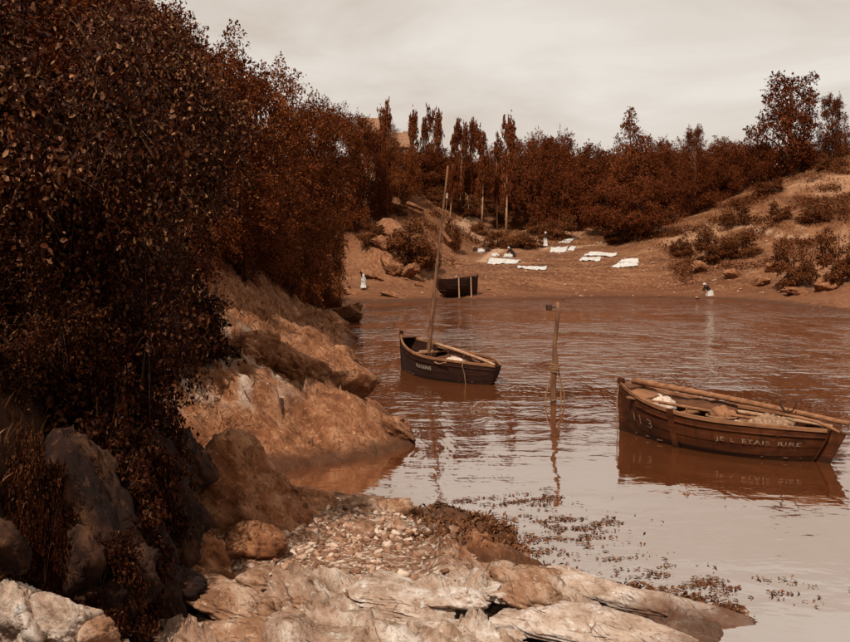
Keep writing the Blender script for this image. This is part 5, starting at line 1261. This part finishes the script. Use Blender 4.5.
# ------------------------------------------------------------------ houses and stone wall
def house(label, col, ridge, Y, w, dpt, wall_h, roof_h, rz):
    x, _, zr = PX(col, ridge, Y); base = zr - wall_h - roof_h
    t = thing('house', label, 'house', (x, Y, base), rz)
    mb = MB(); mb.box((0, 0, wall_h / 2 - 1.5), (w, dpt, wall_h + 3))
    mb.hexa([(-w / 2, -dpt / 2, wall_h), (-w / 2 + 0.4, -dpt / 2, wall_h), (-w / 2 + 0.4, dpt / 2, wall_h), (-w / 2, dpt / 2, wall_h), (-w / 2, -0.02, wall_h + roof_h - 0.05), (-w / 2 + 0.4, -0.02, wall_h + roof_h - 0.05), (-w / 2 + 0.4, 0.02, wall_h + roof_h - 0.05), (-w / 2, 0.02, wall_h + roof_h - 0.05)])
    mb.hexa([(w / 2 - 0.4, -dpt / 2, wall_h), (w / 2, -dpt / 2, wall_h), (w / 2, dpt / 2, wall_h), (w / 2 - 0.4, dpt / 2, wall_h), (w / 2 - 0.4, -0.02, wall_h + roof_h - 0.05), (w / 2, -0.02, wall_h + roof_h - 0.05), (w / 2, 0.02, wall_h + roof_h - 0.05), (w / 2 - 0.4, 0.02, wall_h + roof_h - 0.05)])
    mb.obj('wall', M['house_wall'], t)
    mb = MB(); o_ = 0.3; e = roof_h / (dpt / 2) * o_
    for s_ in (-1, 1):
        a = [(-w / 2 - o_, s_ * (dpt / 2 + o_), wall_h - e), (w / 2 + o_, s_ * (dpt / 2 + o_), wall_h - e), (w / 2 + o_, 0, wall_h + roof_h), (-w / 2 - o_, 0, wall_h + roof_h)]
        mb.hexa([np.array(p) for p in a] + [np.array(p) + np.array([0, 0, 0.12]) for p in a])
    rf = mb.obj('roof', M['slate'], t)
    mb = MB(); mb.box((w / 2 - 0.45, 0, wall_h + roof_h - 0.1), (0.6, 0.6, 0.7)); mb.obj('chimney', M['house_wall'], rf)
    for xx in (-w * 0.25, w * 0.2):
        mb = MB(); mb.box((xx, -dpt / 2 - 0.02, wall_h - 1.0), (0.8, 0.06, 1.1)); wd = mb.obj('window', M['glass'], t)
        mb = MB(); mb.box((xx, -dpt / 2 - 0.06, wall_h - 1.62), (1.0, 0.12, 0.12)); mb.obj('sill', M['house_wall'], wd)
house('slate roofed house whose roof shows left of the leaning lopped tree', 373, 119, 112, 3.6, 5.0, 2.6, 2.0, 0.12)
house('small house roof in the gap right of the leaning lopped tree', 396, 133.5, 126, 3.4, 5.0, 2.4, 2.0, 0.0)

def stone_wall(label, a, b, h, seed):
    A = ground_at(*a); B = ground_at(*b)
    t = thing('stone_wall', label, 'wall', A); r = np.random.default_rng(seed)
    L_ = np.linalg.norm((B - A)[:2]); n = int(L_ / 0.5); u = (B - A)[:2] / L_; ang = math.atan2(u[1], u[0])
    mb = MB()
    for i in range(n):
        p = A[:2] + u * (i + 0.5) * L_ / n; g = gz(p[0], p[1])
        for k in range(3):
            hh = h / 3
            mb.box((p[0] - A[0] + r.normal(0, 0.03), p[1] - A[1] + r.normal(0, 0.05), g - A[2] - 0.08 + hh * (k + 0.5)), (0.49 * r.uniform(0.85, 1.05), 0.5 * r.uniform(0.8, 1.1), hh * r.uniform(0.86, 0.98)), ang + r.normal(0, 0.06))
    o = mb.obj('wall_stones', M['rock_dark'], t, bevel=0.03)
stone_wall('dark dry stone wall sloping up the right side of the valley', (606, 243), (712, 207), 1.0, 3)

# ------------------------------------------------------------------ grass, bracken and seaweed
def blades(name, label, cat, xy, size, mat, wid=0.07, lean=0.5):
    n = len(xy); z = terrain(xy[:, 0], xy[:, 1])[0]
    B = np.stack([xy[:, 0], xy[:, 1], z - 0.02], 1)
    s_ = size * RNG.uniform(0.5, 1.3, n)[:, None]
    D = np.concatenate([RNG.normal(scale=lean, size=(n, 2)), np.ones((n, 1))], 1); D /= np.linalg.norm(D, axis=1)[:, None]
    A = RNG.uniform(0, 6.28, n); Wd = np.stack([np.cos(A), np.sin(A), 0 * A], 1) * s_ * wid
    T = B + D * s_; Mi = B + D * s_ * 0.55 - np.array([0, 0, 0.0]); T[:, 2] -= s_[:, 0] * 0.12
    V = np.stack([B - Wd, B + Wd, Mi + Wd * 0.7, T, Mi - Wd * 0.7], 1).reshape(-1, 3)
    i = np.arange(n)[:, None] * 5
    Fq = np.concatenate([i, i + 1, i + 2, i, i + 2, i + 4, i + 4, i + 2, i + 3], 1)
    o = add(name, mesh_np(name, V, Fq.ravel(), np.full(n * 3, 3)), M[mat]); o['kind'] = 'stuff'; o['label'] = label; o['category'] = cat
def pick(n, x0, x1, y0, y1, f):
    x = RNG.uniform(x0, x1, n); y = RNG.uniform(y0, y1, n); m = RNG.random(n) < f(x, y)
    return np.stack([x[m], y[m]], 1)
def bank_dl(x, y): return np.interp(y, BANK_Y, BANK_X) - x
xy = np.concatenate([pick(60000, -9, 0, 13.5, 40, lambda x, y: sstep(-2.2, -0.8, bank_dl(x, y)) * sstep(5, 2, bank_dl(x, y)) * sstep(-0.15, 0.25, fbm(x * 0.8, y * 0.8, 3, 91)) * 0.8),
                     pick(9000, -4, -1.9, 5.5, 13, lambda x, y: sstep(0.0, 0.8, bank_dl(x, y)) * 0.6)])
blades('bank_grass', 'long pale grass on the open parts of the left bank', 'grass', xy, 0.22, 'grass', 0.05, 0.6)
xy = pick(110000, -12, 60, 82, 130, lambda x, y: sstep(0.0, 0.3, fbm(x * 0.25, y * 0.25, 3, 93)) * sstep(86, 95, y))
xy = xy[~((xy[:, 0] > 4) & (xy[:, 0] < 23) & (xy[:, 1] < 104))]
blades('field_grass', 'rough grass over the valley field and right hill', 'grass', xy, 0.34, 'grass', 0.09, 0.6)
def clumps(xy, per, size, spread, hgt):
    C = np.repeat(xy, per, 0); n = len(C)
    C = C + RNG.normal(scale=spread, size=(n, 2)); z = terrain(C[:, 0], C[:, 1])[0]
    return np.stack([C[:, 0], C[:, 1], z + np.abs(RNG.normal(scale=hgt, size=n))], 1)
xy = np.concatenate([pick(15000, 12, 66, 80, 135, lambda x, y: sstep(6, 12, x - 5 - 0.27 * (y - 77)) * sstep(84, 90, y) * sstep(0.02, 0.25, fbm(x * 0.16, y * 0.22, 4, 95)) * 0.6),
                     pick(5200, -14, 20, 90, 126, lambda x, y: sstep(0.05, 0.25, fbm(x * 0.25, y * 0.25, 4, 97)) * 0.5)])
xy = xy[~((xy[:, 0] > 3) & (xy[:, 0] < 24) & (xy[:, 1] < 106))]
C = clumps(xy, 26, 0.2, 0.45, 0.28)
V, Fq, LT = leaves_from(C, np.tile([0, 0, 0.8], (len(C), 1)), 0.24, RNG, 0.5)
o = add('bracken', mesh_np('bracken', V, Fq, LT), M['leaf_hill']); o['kind'] = 'stuff'; o['label'] = 'bracken and low scrub over the right hill and terraces'; o['category'] = 'bracken'

def weed_patch(px, n, sx, sy, thr, seed):
    c = np.array([PW(*p)[:2] for p in px]); k = RNG.integers(0, len(c), n)
    p = c[k] + RNG.normal(size=(n, 2)) * np.array([sx, sy])
    m = fbm(p[:, 0] * 2.2, p[:, 1] * 4.5, 3, seed) > thr
    return p[m]
wp = np.concatenate([weed_patch([(475, 500), (520, 503), (545, 498)], 1200, 0.28, 0.13, 0.06, 5), weed_patch([(525, 518), (560, 525), (590, 522), (575, 540), (545, 535)], 2600, 0.30, 0.22, 0.06, 6), weed_patch([(630, 562), (660, 572), (690, 580), (725, 588), (760, 586), (790, 596), (650, 588), (700, 604)], 2400, 0.26, 0.16, 0.12, 7), weed_patch([(505, 548), (520, 540), (535, 555)], 700, 0.2, 0.15, 0.0, 8)])
d_ = shore_dist(wp[:, 0], wp[:, 1]); wp = wp[d_ < 0.06]
C = np.stack([wp[:, 0], wp[:, 1], 0.004 + np.abs(RNG.normal(scale=0.006, size=len(wp)))], 1)
V, Fq, LT = leaves_from(C, np.tile([0, 0, 2.5], (len(C), 1)), 0.042, RNG, 0.42, 0.7)
o = add('floating_seaweed', mesh_np('floating_seaweed', V, Fq, LT), M['weed']); o['kind'] = 'stuff'; o['label'] = 'brown seaweed floating in the shallows off the near rocks'; o['category'] = 'seaweed'
wp = np.concatenate([weed_patch([(420, 530), (450, 520), (480, 525), (500, 535), (470, 545), (440, 552), (500, 552)], 6500, 0.2, 0.15, 0.0, 9), weed_patch([(560, 578), (620, 592), (680, 604), (720, 612)], 1800, 0.2, 0.05, 0.0, 10)])
d_ = shore_dist(wp[:, 0], wp[:, 1]); wp = wp[d_ > -0.25]
z = np.maximum(terrain(wp[:, 0], wp[:, 1])[0], 0); C = np.stack([wp[:, 0], wp[:, 1], z + np.abs(RNG.normal(scale=0.03, size=len(wp)))], 1)
V, Fq, LT = leaves_from(C, np.tile([0, 0, 0.8], (len(C), 1)), 0.07, RNG, 0.35, 0.5)
o = add('stranded_seaweed', mesh_np('stranded_seaweed', V, Fq, LT), M['weed']); o['kind'] = 'stuff'; o['label'] = 'dark seaweed draped over the low rock at the water edge'; o['category'] = 'seaweed'
